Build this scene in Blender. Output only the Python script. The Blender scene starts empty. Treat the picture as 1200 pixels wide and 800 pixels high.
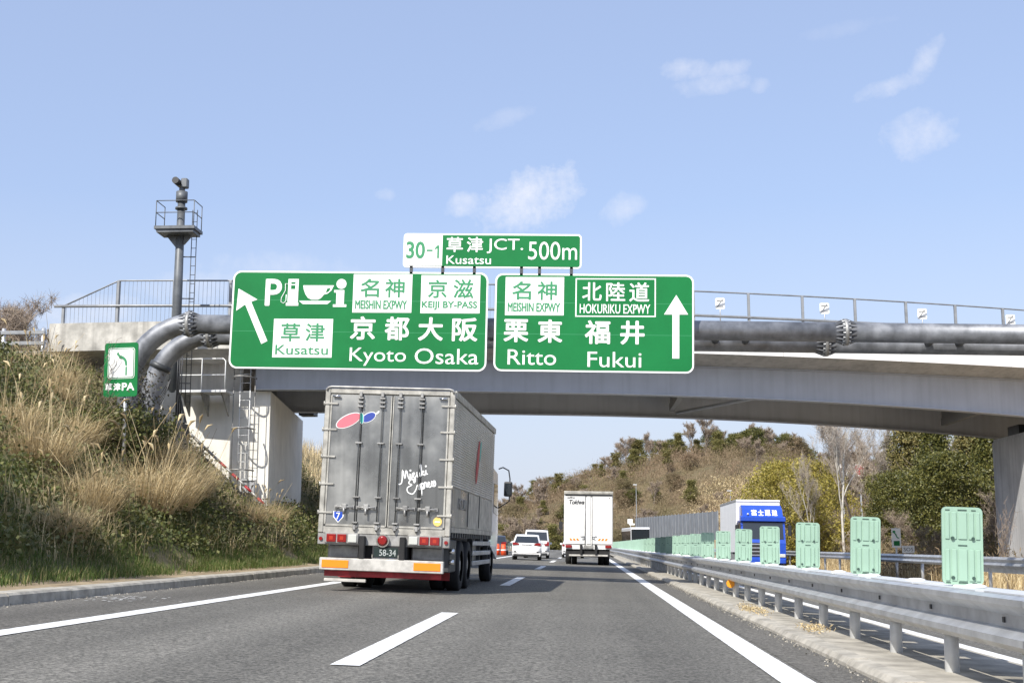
import bpy, bmesh, math, random
import numpy as np
from mathutils import Vector, Matrix, Euler
R_ = math.radians
SC = bpy.context.scene
COL = SC.collection

# ------------------------------------------------------------------ camera
CAM_H = 1.02
cam_d = bpy.data.cameras.new("camera"); cam = bpy.data.objects.new("camera", cam_d); COL.objects.link(cam)
cam.location = (0, 0, CAM_H)
cam.rotation_euler = (R_(90 + 9.1356), 0, R_(3.3216))
cam_d.sensor_width = 36; cam_d.lens = 36 * 1480 / 1200
cam_d.clip_start = 0.1; cam_d.clip_end = 4000
SC.camera = cam
SC.render.resolution_x = 1024; SC.render.resolution_y = 682

# ------------------------------------------------------------------ world and sun
SUN_EL = R_(44.3); SUN_DIR = Vector((-.43, -.93, 1.0)).normalized()      # towards the sun
W = bpy.data.worlds.new("World"); SC.world = W; W.use_nodes = True
nt = W.node_tree; nt.nodes.clear()
def N(t, **k):
    n = nt.nodes.new(t)
    for a, b in k.items(): setattr(n, a, b)
    return n
def Lk(a, b): nt.links.new(a, b)
out = N('ShaderNodeOutputWorld'); bg = N('ShaderNodeBackground'); bg.inputs[1].default_value = 0.125
Lk(bg.outputs[0], out.inputs[0])
sky = N('ShaderNodeTexSky', sky_type='NISHITA'); sky.sun_disc = False
sky.sun_elevation = SUN_EL; sky.sun_rotation = math.atan2(SUN_DIR.x, SUN_DIR.y)
sky.air_density = 1.0; sky.dust_density = 1.4; sky.ozone_density = 1.6; sky.altitude = 0
tc = N('ShaderNodeTexCoord')
def vmath(op, a, b):
    n = N('ShaderNodeVectorMath', operation=op)
    for i, v in enumerate((a, b)):
        if v is None: continue
        if isinstance(v, (tuple, list, Vector)): n.inputs[i].default_value = v
        else: Lk(v, n.inputs[i])
    return n
def fmath(op, a, b=None, c=None, clamp=False):
    n = N('ShaderNodeMath', operation=op); n.use_clamp = clamp
    for i, v in enumerate((a, b, c)):
        if v is None: continue
        if isinstance(v, (int, float)): n.inputs[i].default_value = v
        else: Lk(v, n.inputs[i])
    return n.outputs[0]
cn = N('ShaderNodeTexNoise'); cn.inputs['Scale'].default_value = 26; cn.inputs['Detail'].default_value = 7; cn.inputs['Roughness'].default_value = .62
Lk(tc.outputs['Generated'], cn.inputs['Vector'])
cn2 = N('ShaderNodeTexNoise'); cn2.inputs['Scale'].default_value = 75; cn2.inputs['Detail'].default_value = 6; cn2.inputs['Roughness'].default_value = .65
Lk(tc.outputs['Generated'], cn2.inputs['Vector'])
nmix = fmath('ADD', fmath('MULTIPLY', cn.outputs[0], .45), fmath('MULTIPLY', cn2.outputs[0], .55))
# small fair-weather clouds: azimuth, elevation (degrees), half width, half height (degrees), tilt, strength
CLOUDS = [(-2.63,15.47,2.1,1.15,18,1.0),(-5.66,15.28,.8,.5,15,.75),(1.86,15.11,.95,.55,25,.5),(4.99,21.09,.95,.42,0,.6),(6.07,20.34,1.5,.4,5,.5),
          (6.89,21.0,.85,.35,10,.5),(14.1,19.7,1.2,.35,15,.55),(15.6,20.6,.45,1.1,-30,.55),(15.2,17.6,1.3,.85,8,.6),(8.3,20.2,.35,.3,0,.35),
          (-3.7,19.1,1.2,.35,20,.28),(-17.5,11.2,2.6,.7,5,.5),(-22.0,9.9,2.2,.7,10,.55),(-9.2,15.7,.4,.25,0,.35),(-26.5,23.0,3.4,.4,12,.14),(12.4,22.3,1.6,.3,5,.15),(-14,12.2,3.0,.7,0,.35)]
acc = None
for az, el, a, b, tilt, s in CLOUDS:
    az, el, tl = R_(az), R_(el), R_(tilt)
    c = Vector((math.sin(az) * math.cos(el), math.cos(az) * math.cos(el), math.sin(el)))
    t1 = Vector((math.cos(az), -math.sin(az), 0)); t2 = t1.cross(c)
    u = (t1 * math.cos(tl) + t2 * math.sin(tl)) / R_(a); v = (t2 * math.cos(tl) - t1 * math.sin(tl)) / R_(b)
    du = vmath('DOT_PRODUCT', tc.outputs['Generated'], u).outputs['Value']
    dv = vmath('DOT_PRODUCT', tc.outputs['Generated'], v).outputs['Value']
    fr = vmath('DOT_PRODUCT', tc.outputs['Generated'], c).outputs['Value']
    du = fmath('SUBTRACT', du, c.dot(u)); dv = fmath('SUBTRACT', dv, c.dot(v))
    d2 = fmath('ADD', fmath('MULTIPLY', du, du), fmath('MULTIPLY', dv, dv))
    m = fmath('SUBTRACT', fmath('ADD', fmath('MULTIPLY', nmix, 4.2), -1.15), fmath('MULTIPLY', d2, .62))
    m = fmath('MULTIPLY', m, .5, clamp=True)
    m = fmath('MULTIPLY', fmath('MULTIPLY', m, s), fmath('GREATER_THAN', fr, .9))
    acc = m if acc is None else fmath('MAXIMUM', acc, m)
mx = N('ShaderNodeMix', data_type='RGBA'); Lk(acc, mx.inputs['Factor'])
# a touch of pale veil over the whole sky (spring haze)
veil = N('ShaderNodeMix', data_type='RGBA'); veil.inputs['Factor'].default_value = .42
Lk(sky.outputs[0], veil.inputs['A']); veil.inputs['B'].default_value = (4.5, 5.45, 8.1, 1)
sxyz = N('ShaderNodeSeparateXYZ'); Lk(tc.outputs['Generated'], sxyz.inputs[0])
hz_f = fmath('SUBTRACT', 1.0, fmath('DIVIDE', sxyz.outputs[2], .26), clamp=True)
hor = N('ShaderNodeMix', data_type='RGBA'); Lk(fmath('MULTIPLY', hz_f, .8), hor.inputs['Factor']); Lk(veil.outputs['Result'], hor.inputs['A']); hor.inputs['B'].default_value = (4.6, 4.85, 5.6, 1)
Lk(hor.outputs['Result'], mx.inputs['A']); mx.inputs['B'].default_value = (6.4, 6.45, 6.9, 1)
Lk(mx.outputs['Result'], bg.inputs[0])

sd = bpy.data.lights.new("sun", 'SUN'); sd.energy = 5.0; sd.angle = R_(.53); sd.color = (1, .955, .88)
so = bpy.data.objects.new("sun", sd); COL.objects.link(so); so.location = (-60, -60, 90)
so.rotation_euler = SUN_DIR.to_track_quat('Z', 'Y').to_euler()
SC.view_settings.view_transform = 'Standard'; SC.view_settings.look = 'None'
SC.view_settings.exposure = 0.28; SC.view_settings.gamma = 1
SC.cycles.max_bounces = 6; SC.cycles.transparent_max_bounces = 8

# ------------------------------------------------------------------ materials
MATS = {}
def mat(name, col, rough=.6, metal=0., var=0., vscale=1., bump=0., bscale=20., spec=.5, streak=0., col2=None, island=None, trans=0., coat=0., rvar=0., split=None):
    if name in MATS: return MATS[name]
    m = bpy.data.materials.new(name); m.use_nodes = True; t = m.node_tree; p = t.nodes['Principled BSDF']
    p.inputs['Roughness'].default_value = rough; p.inputs['Metallic'].default_value = metal
    p.inputs['Specular IOR Level'].default_value = spec
    if coat: p.inputs['Coat Weight'].default_value = coat
    c = (*col, 1); p.inputs['Base Color'].default_value = c
    geo = t.nodes.new('ShaderNodeNewGeometry'); tcn = t.nodes.new('ShaderNodeTexCoord')
    cur = None
    def ramp(src, stops):
        r = t.nodes.new('ShaderNodeValToRGB'); e = r.color_ramp.elements
        while len(e) < len(stops): e.new(.5)
        for i, (pos, cc) in enumerate(stops): e[i].position = pos; e[i].color = (*cc, 1)
        t.links.new(src, r.inputs[0]); return r.outputs[0]
    def mixn(a, b, f, mode='MIX'):
        n = t.nodes.new('ShaderNodeMix'); n.data_type = 'RGBA'; n.blend_type = mode
        for k, v in (('A', a), ('B', b), ('Factor', f)):
            if isinstance(v, (tuple, list)): n.inputs[k].default_value = v
            elif isinstance(v, (int, float)): n.inputs[k].default_value = v
            else: t.links.new(v, n.inputs[k])
        return n.outputs['Result']
    if island:
        cur = ramp(geo.outputs['Random Per Island'], [(i / (len(island) - 1), cc) for i, cc in enumerate(island)])
    if var or col2:
        nz = t.nodes.new('ShaderNodeTexNoise'); nz.inputs['Scale'].default_value = vscale; nz.inputs['Detail'].default_value = 6; nz.inputs['Roughness'].default_value = .6
        t.links.new(geo.outputs['Position'], nz.inputs['Vector'])
        b2 = col2 if col2 else tuple(x * (1 - var) for x in col)
        if cur is None:
            cur = ramp(nz.outputs[0], [(.36, b2), (.64, col if col2 else tuple(min(1, x * (1 + var * .5)) for x in col))])
        else:
            f = ramp(nz.outputs[0], [(.4, (0, 0, 0)), (.62, (1, 1, 1))])
            cur = mixn(cur, (*b2, 1), mixn((0, 0, 0, 1), f, .65))
    if streak:
        mp = t.nodes.new('ShaderNodeMapping'); mp.inputs['Scale'].default_value = (3.2, 3.2, .12)
        t.links.new(geo.outputs['Position'], mp.inputs[0])
        n2 = t.nodes.new('ShaderNodeTexNoise'); n2.inputs['Scale'].default_value = 1.6; n2.inputs['Detail'].default_value = 5
        t.links.new(mp.outputs[0], n2.inputs['Vector'])
        f = ramp(n2.outputs[0], [(.45, (1, 1, 1)), (.75, (1 - streak,) * 3)])
        cur = mixn(cur if cur is not None else c, f, 1.0, 'MULTIPLY')
    if cur is not None: t.links.new(cur, p.inputs['Base Color'])
    if rvar:
        n3 = t.nodes.new('ShaderNodeTexNoise'); n3.inputs['Scale'].default_value = vscale; n3.inputs['Detail'].default_value = 4
        t.links.new(geo.outputs['Position'], n3.inputs['Vector'])
        mr = t.nodes.new('ShaderNodeMapRange'); mr.inputs['From Min'].default_value = .35; mr.inputs['From Max'].default_value = .65
        mr.inputs['To Min'].default_value = max(.03, rough - rvar); mr.inputs['To Max'].default_value = min(1, rough + rvar)
        t.links.new(n3.outputs[0], mr.inputs[0]); t.links.new(mr.outputs[0], p.inputs['Roughness'])
    if bump:
        nb = t.nodes.new('ShaderNodeTexNoise'); nb.inputs['Scale'].default_value = bscale; nb.inputs['Detail'].default_value = 4
        t.links.new(geo.outputs['Position'], nb.inputs['Vector'])
        bp = t.nodes.new('ShaderNodeBump'); bp.inputs['Strength'].default_value = bump; bp.inputs['Distance'].default_value = .02
        t.links.new(nb.outputs[0], bp.inputs['Height']); t.links.new(bp.outputs[0], p.inputs['Normal'])
    if trans:
        tr = t.nodes.new('ShaderNodeBsdfTranslucent'); ms = t.nodes.new('ShaderNodeMixShader'); ms.inputs[0].default_value = trans
        if cur is not None: t.links.new(cur, tr.inputs[0])
        else: tr.inputs[0].default_value = c
        t.links.new(p.outputs[0], ms.inputs[1]); t.links.new(tr.outputs[0], ms.inputs[2])
        t.links.new(ms.outputs[0], t.nodes['Material Output'].inputs[0])
    MATS[name] = m; return m

def asphalt(name, a, b, track=True):
    m = bpy.data.materials.new(name); m.use_nodes = True; t = m.node_tree; p = t.nodes['Principled BSDF']
    geo = t.nodes.new('ShaderNodeNewGeometry')
    def nz(s, d=4, r=.6, sc=None):
        n = t.nodes.new('ShaderNodeTexNoise'); n.inputs['Scale'].default_value = s; n.inputs['Detail'].default_value = d; n.inputs['Roughness'].default_value = r
        if sc:
            mp = t.nodes.new('ShaderNodeMapping'); mp.inputs['Scale'].default_value = sc
            t.links.new(geo.outputs['Position'], mp.inputs[0]); t.links.new(mp.outputs[0], n.inputs['Vector'])
        else: t.links.new(geo.outputs['Position'], n.inputs['Vector'])
        return n.outputs[0]
    def ramp(src, s):
        r = t.nodes.new('ShaderNodeValToRGB'); e = r.color_ramp.elements
        for i, (pos, cc) in enumerate(s): e[i].position = pos; e[i].color = (*cc, 1)
        t.links.new(src, r.inputs[0]); return r.outputs[0]
    def mul(x, y):
        n = t.nodes.new('ShaderNodeMix'); n.data_type = 'RGBA'; n.blend_type = 'MULTIPLY'; n.inputs['Factor'].default_value = 1
        t.links.new(x, n.inputs['A']); t.links.new(y, n.inputs['B']); return n.outputs['Result']
    c = ramp(nz(26, 3, .85), [(.42, a), (.60, b)])                       # stone chips
    c = mul(c, ramp(nz(9, 3, .7), [(.3, (.86,) * 3), (.7, (1.14,) * 3)]))
    c = mul(c, ramp(nz(.5, 4, .6, (1.3, .03, 1)), [(.32, (.74,) * 3), (.68, (1.12,) * 3)]))   # lengthwise wear
    sx_ = t.nodes.new('ShaderNodeSeparateXYZ'); t.links.new(geo.outputs['Position'], sx_.inputs[0])
    wv = t.nodes.new('ShaderNodeMath'); wv.operation = 'MULTIPLY_ADD'; t.links.new(sx_.outputs[0], wv.inputs[0]); wv.inputs[1].default_value = 2 * math.pi / 1.8; wv.inputs[2].default_value = 2 * math.pi * 4.6 / 1.8
    cs_ = t.nodes.new('ShaderNodeMath'); cs_.operation = 'COSINE'; t.links.new(wv.outputs[0], cs_.inputs[0])
    h_ = t.nodes.new('ShaderNodeMath'); h_.operation = 'MULTIPLY_ADD'; t.links.new(cs_.outputs[0], h_.inputs[0]); h_.inputs[1].default_value = .5; h_.inputs[2].default_value = .5
    c = mul(c, ramp(h_.outputs[0], [(.0, (1.05,) * 3), (1.0, (.90,) * 3)]))      # polished wheel tracks
    c = mul(c, ramp(nz(.35, 3), [(.3, (.92,) * 3), (.7, (1.08,) * 3)]))
    t.links.new(c, p.inputs['Base Color']); p.inputs['Roughness'].default_value = .82; p.inputs['Specular IOR Level'].default_value = .35
    bp = t.nodes.new('ShaderNodeBump'); bp.inputs['Strength'].default_value = .55; bp.inputs['Distance'].default_value = .012
    t.links.new(nz(60, 3, .8), bp.inputs['Height']); t.links.new(bp.outputs[0], p.inputs['Normal'])
    return m

M_ASPH = asphalt('asphalt', (.074, .071, .061), (.235, .223, .196))
M_SHOULD = asphalt('shoulder_asphalt', (.075, .070, .060), (.20, .188, .165))
M_PAINT = mat('road_paint', (.80, .80, .78), .6, var=.30, vscale=7, bump=.2, bscale=60)
M_CONC = mat('concrete', (.48, .465, .44), .85, var=.18, vscale=.9, bump=.25, bscale=30, streak=.28)
M_CONCW = mat('pale_concrete', (.82, .79, .71), .85, var=.10, vscale=1.1, bump=.2, bscale=30, streak=.12)
M_CONCOLD = mat('weathered_concrete', (.55, .53, .48), .88, var=.35, vscale=1.6, bump=.3, bscale=20, streak=.4)
M_FASCIA = mat('fascia_concrete', (.86, .85, .82), .8, var=.05, vscale=.8, bump=.1, bscale=30, streak=.08)
M_PIER = mat('pier_concrete', (.60, .60, .60), .85, var=.15, vscale=.8, bump=.3, bscale=25, streak=.3)
M_KERB = mat('kerb_concrete', (.42, .39, .33), .9, var=.35, vscale=3, bump=.5, bscale=25)
M_MED = mat('median_ground', (.40, .37, .31), .95, var=.4, vscale=1.8, bump=.6, bscale=14)
M_SOIL = mat('soil', (.20, .145, .085), .95, var=.4, vscale=2.5, bump=.8, bscale=9, col2=(.36, .28, .17))
M_SLOPE = mat('slope_soil', (.09, .09, .035), .95, vscale=.8, bump=.8, bscale=5, col2=(.30, .23, .13))
M_HILL = mat('hill_soil', (.17, .12, .065), .95, vscale=.09, bump=.5, bscale=1, col2=(.12, .10, .05))
M_STEEL_GIRD = mat('girder_paint', (.47, .49, .53), .5, var=.08, vscale=.7, streak=.12)
M_STEEL_DK = mat('girder_underside', (.30, .29, .27), .6, var=.15, vscale=.7)
M_GALV = mat('galvanised_steel', (.56, .57, .58), .42, metal=.6, var=.2, vscale=3, bump=.08, bscale=40)
M_GALVB = mat('bright_galvanised_steel', (.66, .67, .67), .5, metal=.25, var=.15, vscale=4)
M_PIPE = mat('gantry_pipe_steel', (.27, .28, .30), .5, metal=.5, var=.35, vscale=2.2, streak=.2, rvar=.1)
M_MAST = mat('mast_steel', (.14, .15, .16), .5, metal=.2, var=.3, vscale=2, streak=.2)
M_RAILD = mat('grey_railing_steel', (.27, .28, .29), .5, metal=.3, var=.2, vscale=3)
M_DKSTEEL = mat('dark_steel', (.07, .075, .08), .5, metal=.3, var=.3, vscale=3)
M_BLACK = mat('black_rubber', (.018, .018, .019), .8, var=.3, vscale=5)
M_BLKPL = mat('black_plastic', (.025, .026, .028), .45)
M_SGREEN = mat('sign_green', (.007, .17, .045), .5, var=.10, vscale=.9, spec=.2)
M_SGREEN2 = mat('sign_green_lettering', (.03, .25, .10), .5)
M_SWHITE = mat('sign_white', (.83, .84, .82), .45, var=.03, vscale=2)
M_MINT = mat('mint_plastic', (.28, .42, .325), .5, var=.06, vscale=3, spec=.5)
M_MINTD = mat('mint_plastic_bolt', (.035, .07, .055), .5)
M_ALU = mat('worn_cloud_toned_aluminium', (.34, .34, .325), .34, metal=.75, var=.32, vscale=1.1, streak=.3, rvar=.12, bump=.03, bscale=6)  # noise patches paint in blurred cloud reflections; streaks are wear
M_ALUC = mat('corrugated_aluminium', (.66, .66, .64), .36, metal=.8, var=.15, vscale=1.4, rvar=.08)
M_FRAME = mat('cream_metal_frame', (.46, .445, .40), .45, metal=.35, var=.35, vscale=4)
M_FRAMED = mat('weathered_metal', (.36, .355, .34), .5, metal=.5, var=.35, vscale=4)
M_WHITE = mat('white_vehicle_paint', (.80, .80, .80), .28, coat=.4, var=.03, vscale=1.5)
M_WPANEL = mat('white_truck_panel', (.80, .80, .79), .4, var=.05, vscale=1.2, streak=.06)
M_BUMPER = mat('white_painted_beam', (.50, .485, .45), .5, var=.25, vscale=6)
M_RED = mat('red_lens', (.24, .010, .010), .15, coat=.5)
M_REDP = mat('faded_red_paint', (.42, .03, .04), .5, var=.4, vscale=5)
M_ORANGE = mat('orange_reflector', (.95, .26, .015), .25, coat=.3)
M_AMBER = mat('amber_lens', (.9, .35, .03), .3)
M_LAMP = mat('lamp_window_red', (.40, .04, .02), .2)
M_CLEAR = mat('clear_lens', (.55, .56, .52), .15, coat=.5)
M_GLASS = mat('dark_window_glass', (.02, .025, .03), .06, spec=.8, coat=.3)
M_BLUE = mat('blue_vehicle_paint', (.015, .07, .46), .28, coat=.4, var=.1, vscale=2)
M_PINK = mat('pink_decal', (.80, .16, .20), .5)
M_BLUED = mat('blue_decal', (.03, .06, .33), .5)
M_TEAL = mat('teal_decal', (.06, .42, .36), .5)
M_REDD = mat('red_decal', (.42, .05, .05), .5)
M_YEL = mat('yellow_sticker', (.80, .55, .16), .5)
M_CHROME = mat('chrome', (.75, .76, .77), .12, metal=1)
M_BARK = mat('bark', (.16, .13, .10), .9, var=.35, vscale=4, bump=.4, bscale=14)
M_BARKW = mat('pale_bark', (.50, .47, .41), .85, var=.3, vscale=4)
M_BARKG = mat('grey_twigs', (.22, .18, .15), .9, var=.3, vscale=2)
M_STRAW = mat('dry_grass_blades', (.5, .4, .2), .8, island=[(.42, .32, .17), (.66, .52, .29), (.82, .69, .43), (.26, .19, .10), (.54, .43, .25)], trans=.25)
M_GRASS = mat('green_grass_blades', (.06, .12, .02), .7, island=[(.05, .095, .016), (.11, .16, .03), (.065, .12, .02), (.17, .19, .055), (.36, .30, .15)], trans=.3)
M_IVY = mat('slope_shrub_leaves', (.04, .07, .02), .6, island=[(.035, .055, .012), (.09, .11, .025), (.17, .18, .045), (.05, .07, .018), (.26, .21, .10)], vscale=.35, col2=(.13, .125, .045), trans=.2)
M_EVER = mat('evergreen_leaves', (.04, .07, .02), .5, island=[(.04, .052, .012), (.105, .11, .024), (.20, .185, .045), (.06, .07, .016)], trans=.2)
M_CONI = mat('conifer_leaves', (.04, .06, .02), .6, island=[(.08, .085, .025), (.18, .16, .05), (.29, .235, .085), (.12, .115, .035)], trans=.15)
M_WILL = mat('yellow_green_leaves', (.3, .25, .04), .6, island=[(.30, .26, .05), (.42, .35, .07), (.22, .20, .05), (.50, .40, .09)], trans=.3)
M_OLIVE = mat('olive_leaves', (.11, .10, .035), .7, island=[(.09, .10, .025), (.17, .165, .045), (.25, .21, .07), (.12, .12, .035)], trans=.2)
M_SCRUB = mat('brown_scrub', (.17, .12, .07), .85, island=[(.17, .115, .07), (.27, .19, .12), (.37, .275, .18), (.22, .155, .10), (.15, .115, .06)], vscale=.06, col2=(.15, .14, .055), trans=.15)
M_TWIG = mat('brown_twigs', (.20, .15, .11), .9, island=[(.22, .17, .13), (.36, .29, .22), (.28, .22, .17)])
M_WTWIG = mat('pale_twigs', (.36, .31, .25), .9, island=[(.30, .25, .20), (.42, .36, .30), (.34, .29, .23)])
M_NOISE = mat('noise_wall_panel', (.24, .255, .27), .5, metal=.2, var=.2, vscale=.6)

# ------------------------------------------------------------------ helpers
def tag(o, label=None, cat=None, group=None, kind=None):
    if label: o['label'] = label
    if cat: o['category'] = cat
    if group: o['group'] = group
    if kind: o['kind'] = kind
    return o
def empty(name, loc=(0, 0, 0), rot=(0, 0, 0), label=None, cat=None, group=None):
    o = bpy.data.objects.new(name, None); COL.objects.link(o); o.location = loc; o.rotation_euler = rot
    o.empty_display_size = .3
    return tag(o, label, cat, group)
def link(name, me, parent=None, m=None):
    if m is not None and not me.materials: me.materials.append(m)
    o = bpy.data.objects.new(name, me); COL.objects.link(o); o.parent = parent; return o
def copy_tree(o, parent=None):
    c = o.copy(); COL.objects.link(c); c.parent = parent
    for ch in list(o.children): copy_tree(ch, c)
    return c
class MB:
    def __init__(s): s.bm = bmesh.new()
    def box(s, x0, x1, y0, y1, z0, z1, bev=0, seg=2, M=None):
        r = bmesh.ops.create_cube(s.bm, size=1); vs = r['verts']
        for v in vs:
            v.co = Vector((x0 + (v.co.x + .5) * (x1 - x0), y0 + (v.co.y + .5) * (y1 - y0), z0 + (v.co.z + .5) * (z1 - z0)))
            if M: v.co = M @ v.co
        if bev:
            es = list({e for v in vs for e in v.link_edges})
            bmesh.ops.bevel(s.bm, geom=es, offset=bev, segments=seg, affect='EDGES', profile=.6)
        return s
    def tube(s, pts, r, n=8, cap=True, closed=False):
        pts = [Vector(p) for p in pts]; k = len(pts); rings = []
        rr = r if isinstance(r, (list, tuple)) else [r] * k
        up = Vector((0, 0, 1)); pu = None
        for i, p in enumerate(pts):
            d = (pts[min(i + 1, k - 1)] - pts[max(i - 1, 0)])
            if d.length < 1e-9: d = Vector((0, 0, 1))
            d.normalize()
            if pu is None:
                a = up if abs(d.z) < .9 else Vector((1, 0, 0))
            else: a = pu
            u = (a - d * a.dot(d)).normalized(); pu = u; w = d.cross(u)
            rings.append([s.bm.verts.new(p + (u * math.cos(2 * math.pi * j / n) + w * math.sin(2 * math.pi * j / n)) * rr[i]) for j in range(n)])
        for i in range(k - 1):
            for j in range(n):
                f = s.bm.faces.new((rings[i][j], rings[i][(j + 1) % n], rings[i + 1][(j + 1) % n], rings[i + 1][j])); f.smooth = True
        if cap:
            s.bm.faces.new(rings[0][::-1]); s.bm.faces.new(rings[-1])
        return s
    def prism(s, poly, y0, y1, plane='xz'):
        def P(a, b, y): return (a, y, b) if plane == 'xz' else ((y, a, b) if plane == 'yz' else (a, b, y))
        A = [s.bm.verts.new(P(a, b, y0)) for a, b in poly]; B = [s.bm.verts.new(P(a, b, y1)) for a, b in poly]
        s.bm.faces.new(A); s.bm.faces.new(B[::-1]); n = len(poly)
        for i in range(n): s.bm.faces.new((A[i], B[i], B[(i + 1) % n], A[(i + 1) % n]))
        return s
    def face(s, pts, smooth=False):
        f = s.bm.faces.new([s.bm.verts.new(p) for p in pts]); f.smooth = smooth; return s
    def grid(s, rows, smooth=False):
        V = [[s.bm.verts.new(p) for p in r] for r in rows]
        for i in range(len(V) - 1):
            for j in range(len(V[0]) - 1):
                f = s.bm.faces.new((V[i][j], V[i][j + 1], V[i + 1][j + 1], V[i + 1][j])); f.smooth = smooth
        return s
    def loft(s, secs, smooth=True, cap=True):
        V = [[s.bm.verts.new(p) for p in r] for r in secs]; n = len(V[0])
        for i in range(len(V) - 1):
            for j in range(n):
                f = s.bm.faces.new((V[i][j], V[i][(j + 1) % n], V[i + 1][(j + 1) % n], V[i + 1][j])); f.smooth = smooth
        if cap: s.bm.faces.new(V[0][::-1]); s.bm.faces.new(V[-1])
        return s
    def mesh(s, name, m):
        bmesh.ops.recalc_face_normals(s.bm, faces=s.bm.faces)
        me = bpy.data.meshes.new(name); s.bm.to_mesh(me); s.bm.free()
        if m: me.materials.append(m)
        return me
    def build(s, name, m, parent=None, label=None):
        o = link(name, s.mesh(name, m), parent)
        if label: o['label'] = label
        return o
def np_mesh(name, verts, faces_n, m):
    """verts (K*n,3) grouped in faces of n vertices each."""
    K = len(verts) // faces_n
    me = bpy.data.meshes.new(name)
    me.vertices.add(len(verts)); me.vertices.foreach_set('co', np.ascontiguousarray(verts, dtype=np.float32).ravel())
    me.loops.add(K * faces_n); me.loops.foreach_set('vertex_index', np.arange(K * faces_n, dtype=np.int32))
    me.polygons.add(K); me.polygons.foreach_set('loop_start', np.arange(0, K * faces_n, faces_n, dtype=np.int32))
    me.polygons.foreach_set('loop_total', np.full(K, faces_n, dtype=np.int32))
    me.update(calc_edges=True)
    if m: me.materials.append(m)
    return me
def rrect(x0, z0, x1, z1, r, n=6):
    pts = []
    for cx, cz, a0 in ((x1 - r, z1 - r, 0), (x0 + r, z1 - r, 90), (x0 + r, z0 + r, 180), (x1 - r, z0 + r, 270)):
        for i in range(n + 1):
            a = R_(a0 + 90 * i / n); pts.append((cx + r * math.cos(a), cz + r * math.sin(a)))
    return pts
def ell(cx, cz, a, b, rot=0, n=28):
    c, s_ = math.cos(R_(rot)), math.sin(R_(rot))
    return [(cx + a * math.cos(t) * c - b * math.sin(t) * s_, cz + a * math.cos(t) * s_ + b * math.sin(t) * c) for t in [2 * math.pi * i / n for i in range(n)]]
def text_mesh(body, rect, y, m, bold=.02, shear=0, depth=.004, name='lettering', parent=None, rot=0, res=4, flip=False):
    """flat lettering standing in the x-z plane, facing -y, fitted to rect (x0,z0,x1,z1)"""
    cu = bpy.data.curves.new(name, 'FONT'); cu.body = body; cu.size = 1; cu.extrude = .5; cu.shear = shear; cu.resolution_u = res
    t = bpy.data.objects.new('tmp', cu); COL.objects.link(t)
    dg = bpy.context.evaluated_depsgraph_get(); me = bpy.data.meshes.new_from_object(t.evaluated_get(dg))
    bpy.data.objects.remove(t); bpy.data.curves.remove(cu)
    n = len(me.vertices); co = np.zeros(n * 3, dtype=np.float32)
    if n == 0: return None
    me.vertices.foreach_get('co', co); co = co.reshape(-1, 3)
    mn, mxx = co.min(0), co.max(0); x0, z0, x1, z1 = rect
    e = bold * (z1 - z0) * .9; x0 += e; x1 -= e; z0 += e; z1 -= e
    sx = (x1 - x0) / (mxx[0] - mn[0]); sz = (z1 - z0) / (mxx[1] - mn[1])
    X = x0 + (co[:, 0] - mn[0]) * sx; Z = z0 + (co[:, 1] - mn[1]) * sz; Y = y - (co[:, 2] - mn[2]) * depth
    if rot:
        c, s_ = math.cos(R_(rot)), math.sin(R_(rot)); cx, cz = (x0 + x1) / 2, (z0 + z1) / 2
        X, Z = cx + (X - cx) * c - (Z - cz) * s_, cz + (X - cx) * s_ + (Z - cz) * c
    me.vertices.foreach_set('co', np.stack([X, Y, Z], 1).astype(np.float32).ravel()); me.update()
    if e > 0:                                              # heavier strokes: the same glyph laid over itself, shifted a hair
        b_ = bmesh.new(); offs = [(0, 0), (e, 0), (-e, 0), (0, e), (0, -e), (.7 * e, .7 * e), (-.7 * e, .7 * e), (.7 * e, -.7 * e), (-.7 * e, -.7 * e)]
        for k, (ox_, oz_) in enumerate(offs):
            m2_ = me.copy(); m2_.transform(Matrix.Translation((ox_, -.00035 * k, oz_))); b_.from_mesh(m2_); bpy.data.meshes.remove(m2_)
        b_.to_mesh(me); b_.free()
    me.materials.clear(); me.materials.append(m); me.name = name
    return link(name, me, parent)

# ------------------------------------------------------------------ road frame: crossfall and far left-hand bend
S = .035
def cx(y): return -((y - 120) ** 2) / 3000. if y > 120 else 0.
def rz(X): return -S * X
def RP(X, y, dz=0.): return (X + cx(y), y, rz(X) + dz)
YS = [-12 + 4 * i for i in range(34)] + [124 + 8 * i for i in range(46)]
def strip(name, X0, X1, y0, y1, dz, m, nx=1, parent=None, ys=None):
    yy = [y0] + [y for y in (ys or YS) if y0 < y < y1] + [y1]
    b = MB(); b.grid([[RP(X0 + (X1 - X0) * i / nx, y, dz) for i in range(nx + 1)] for y in yy])
    return b.build(name, m, parent)
rng = random.Random(5); nr = np.random.default_rng(7)

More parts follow.
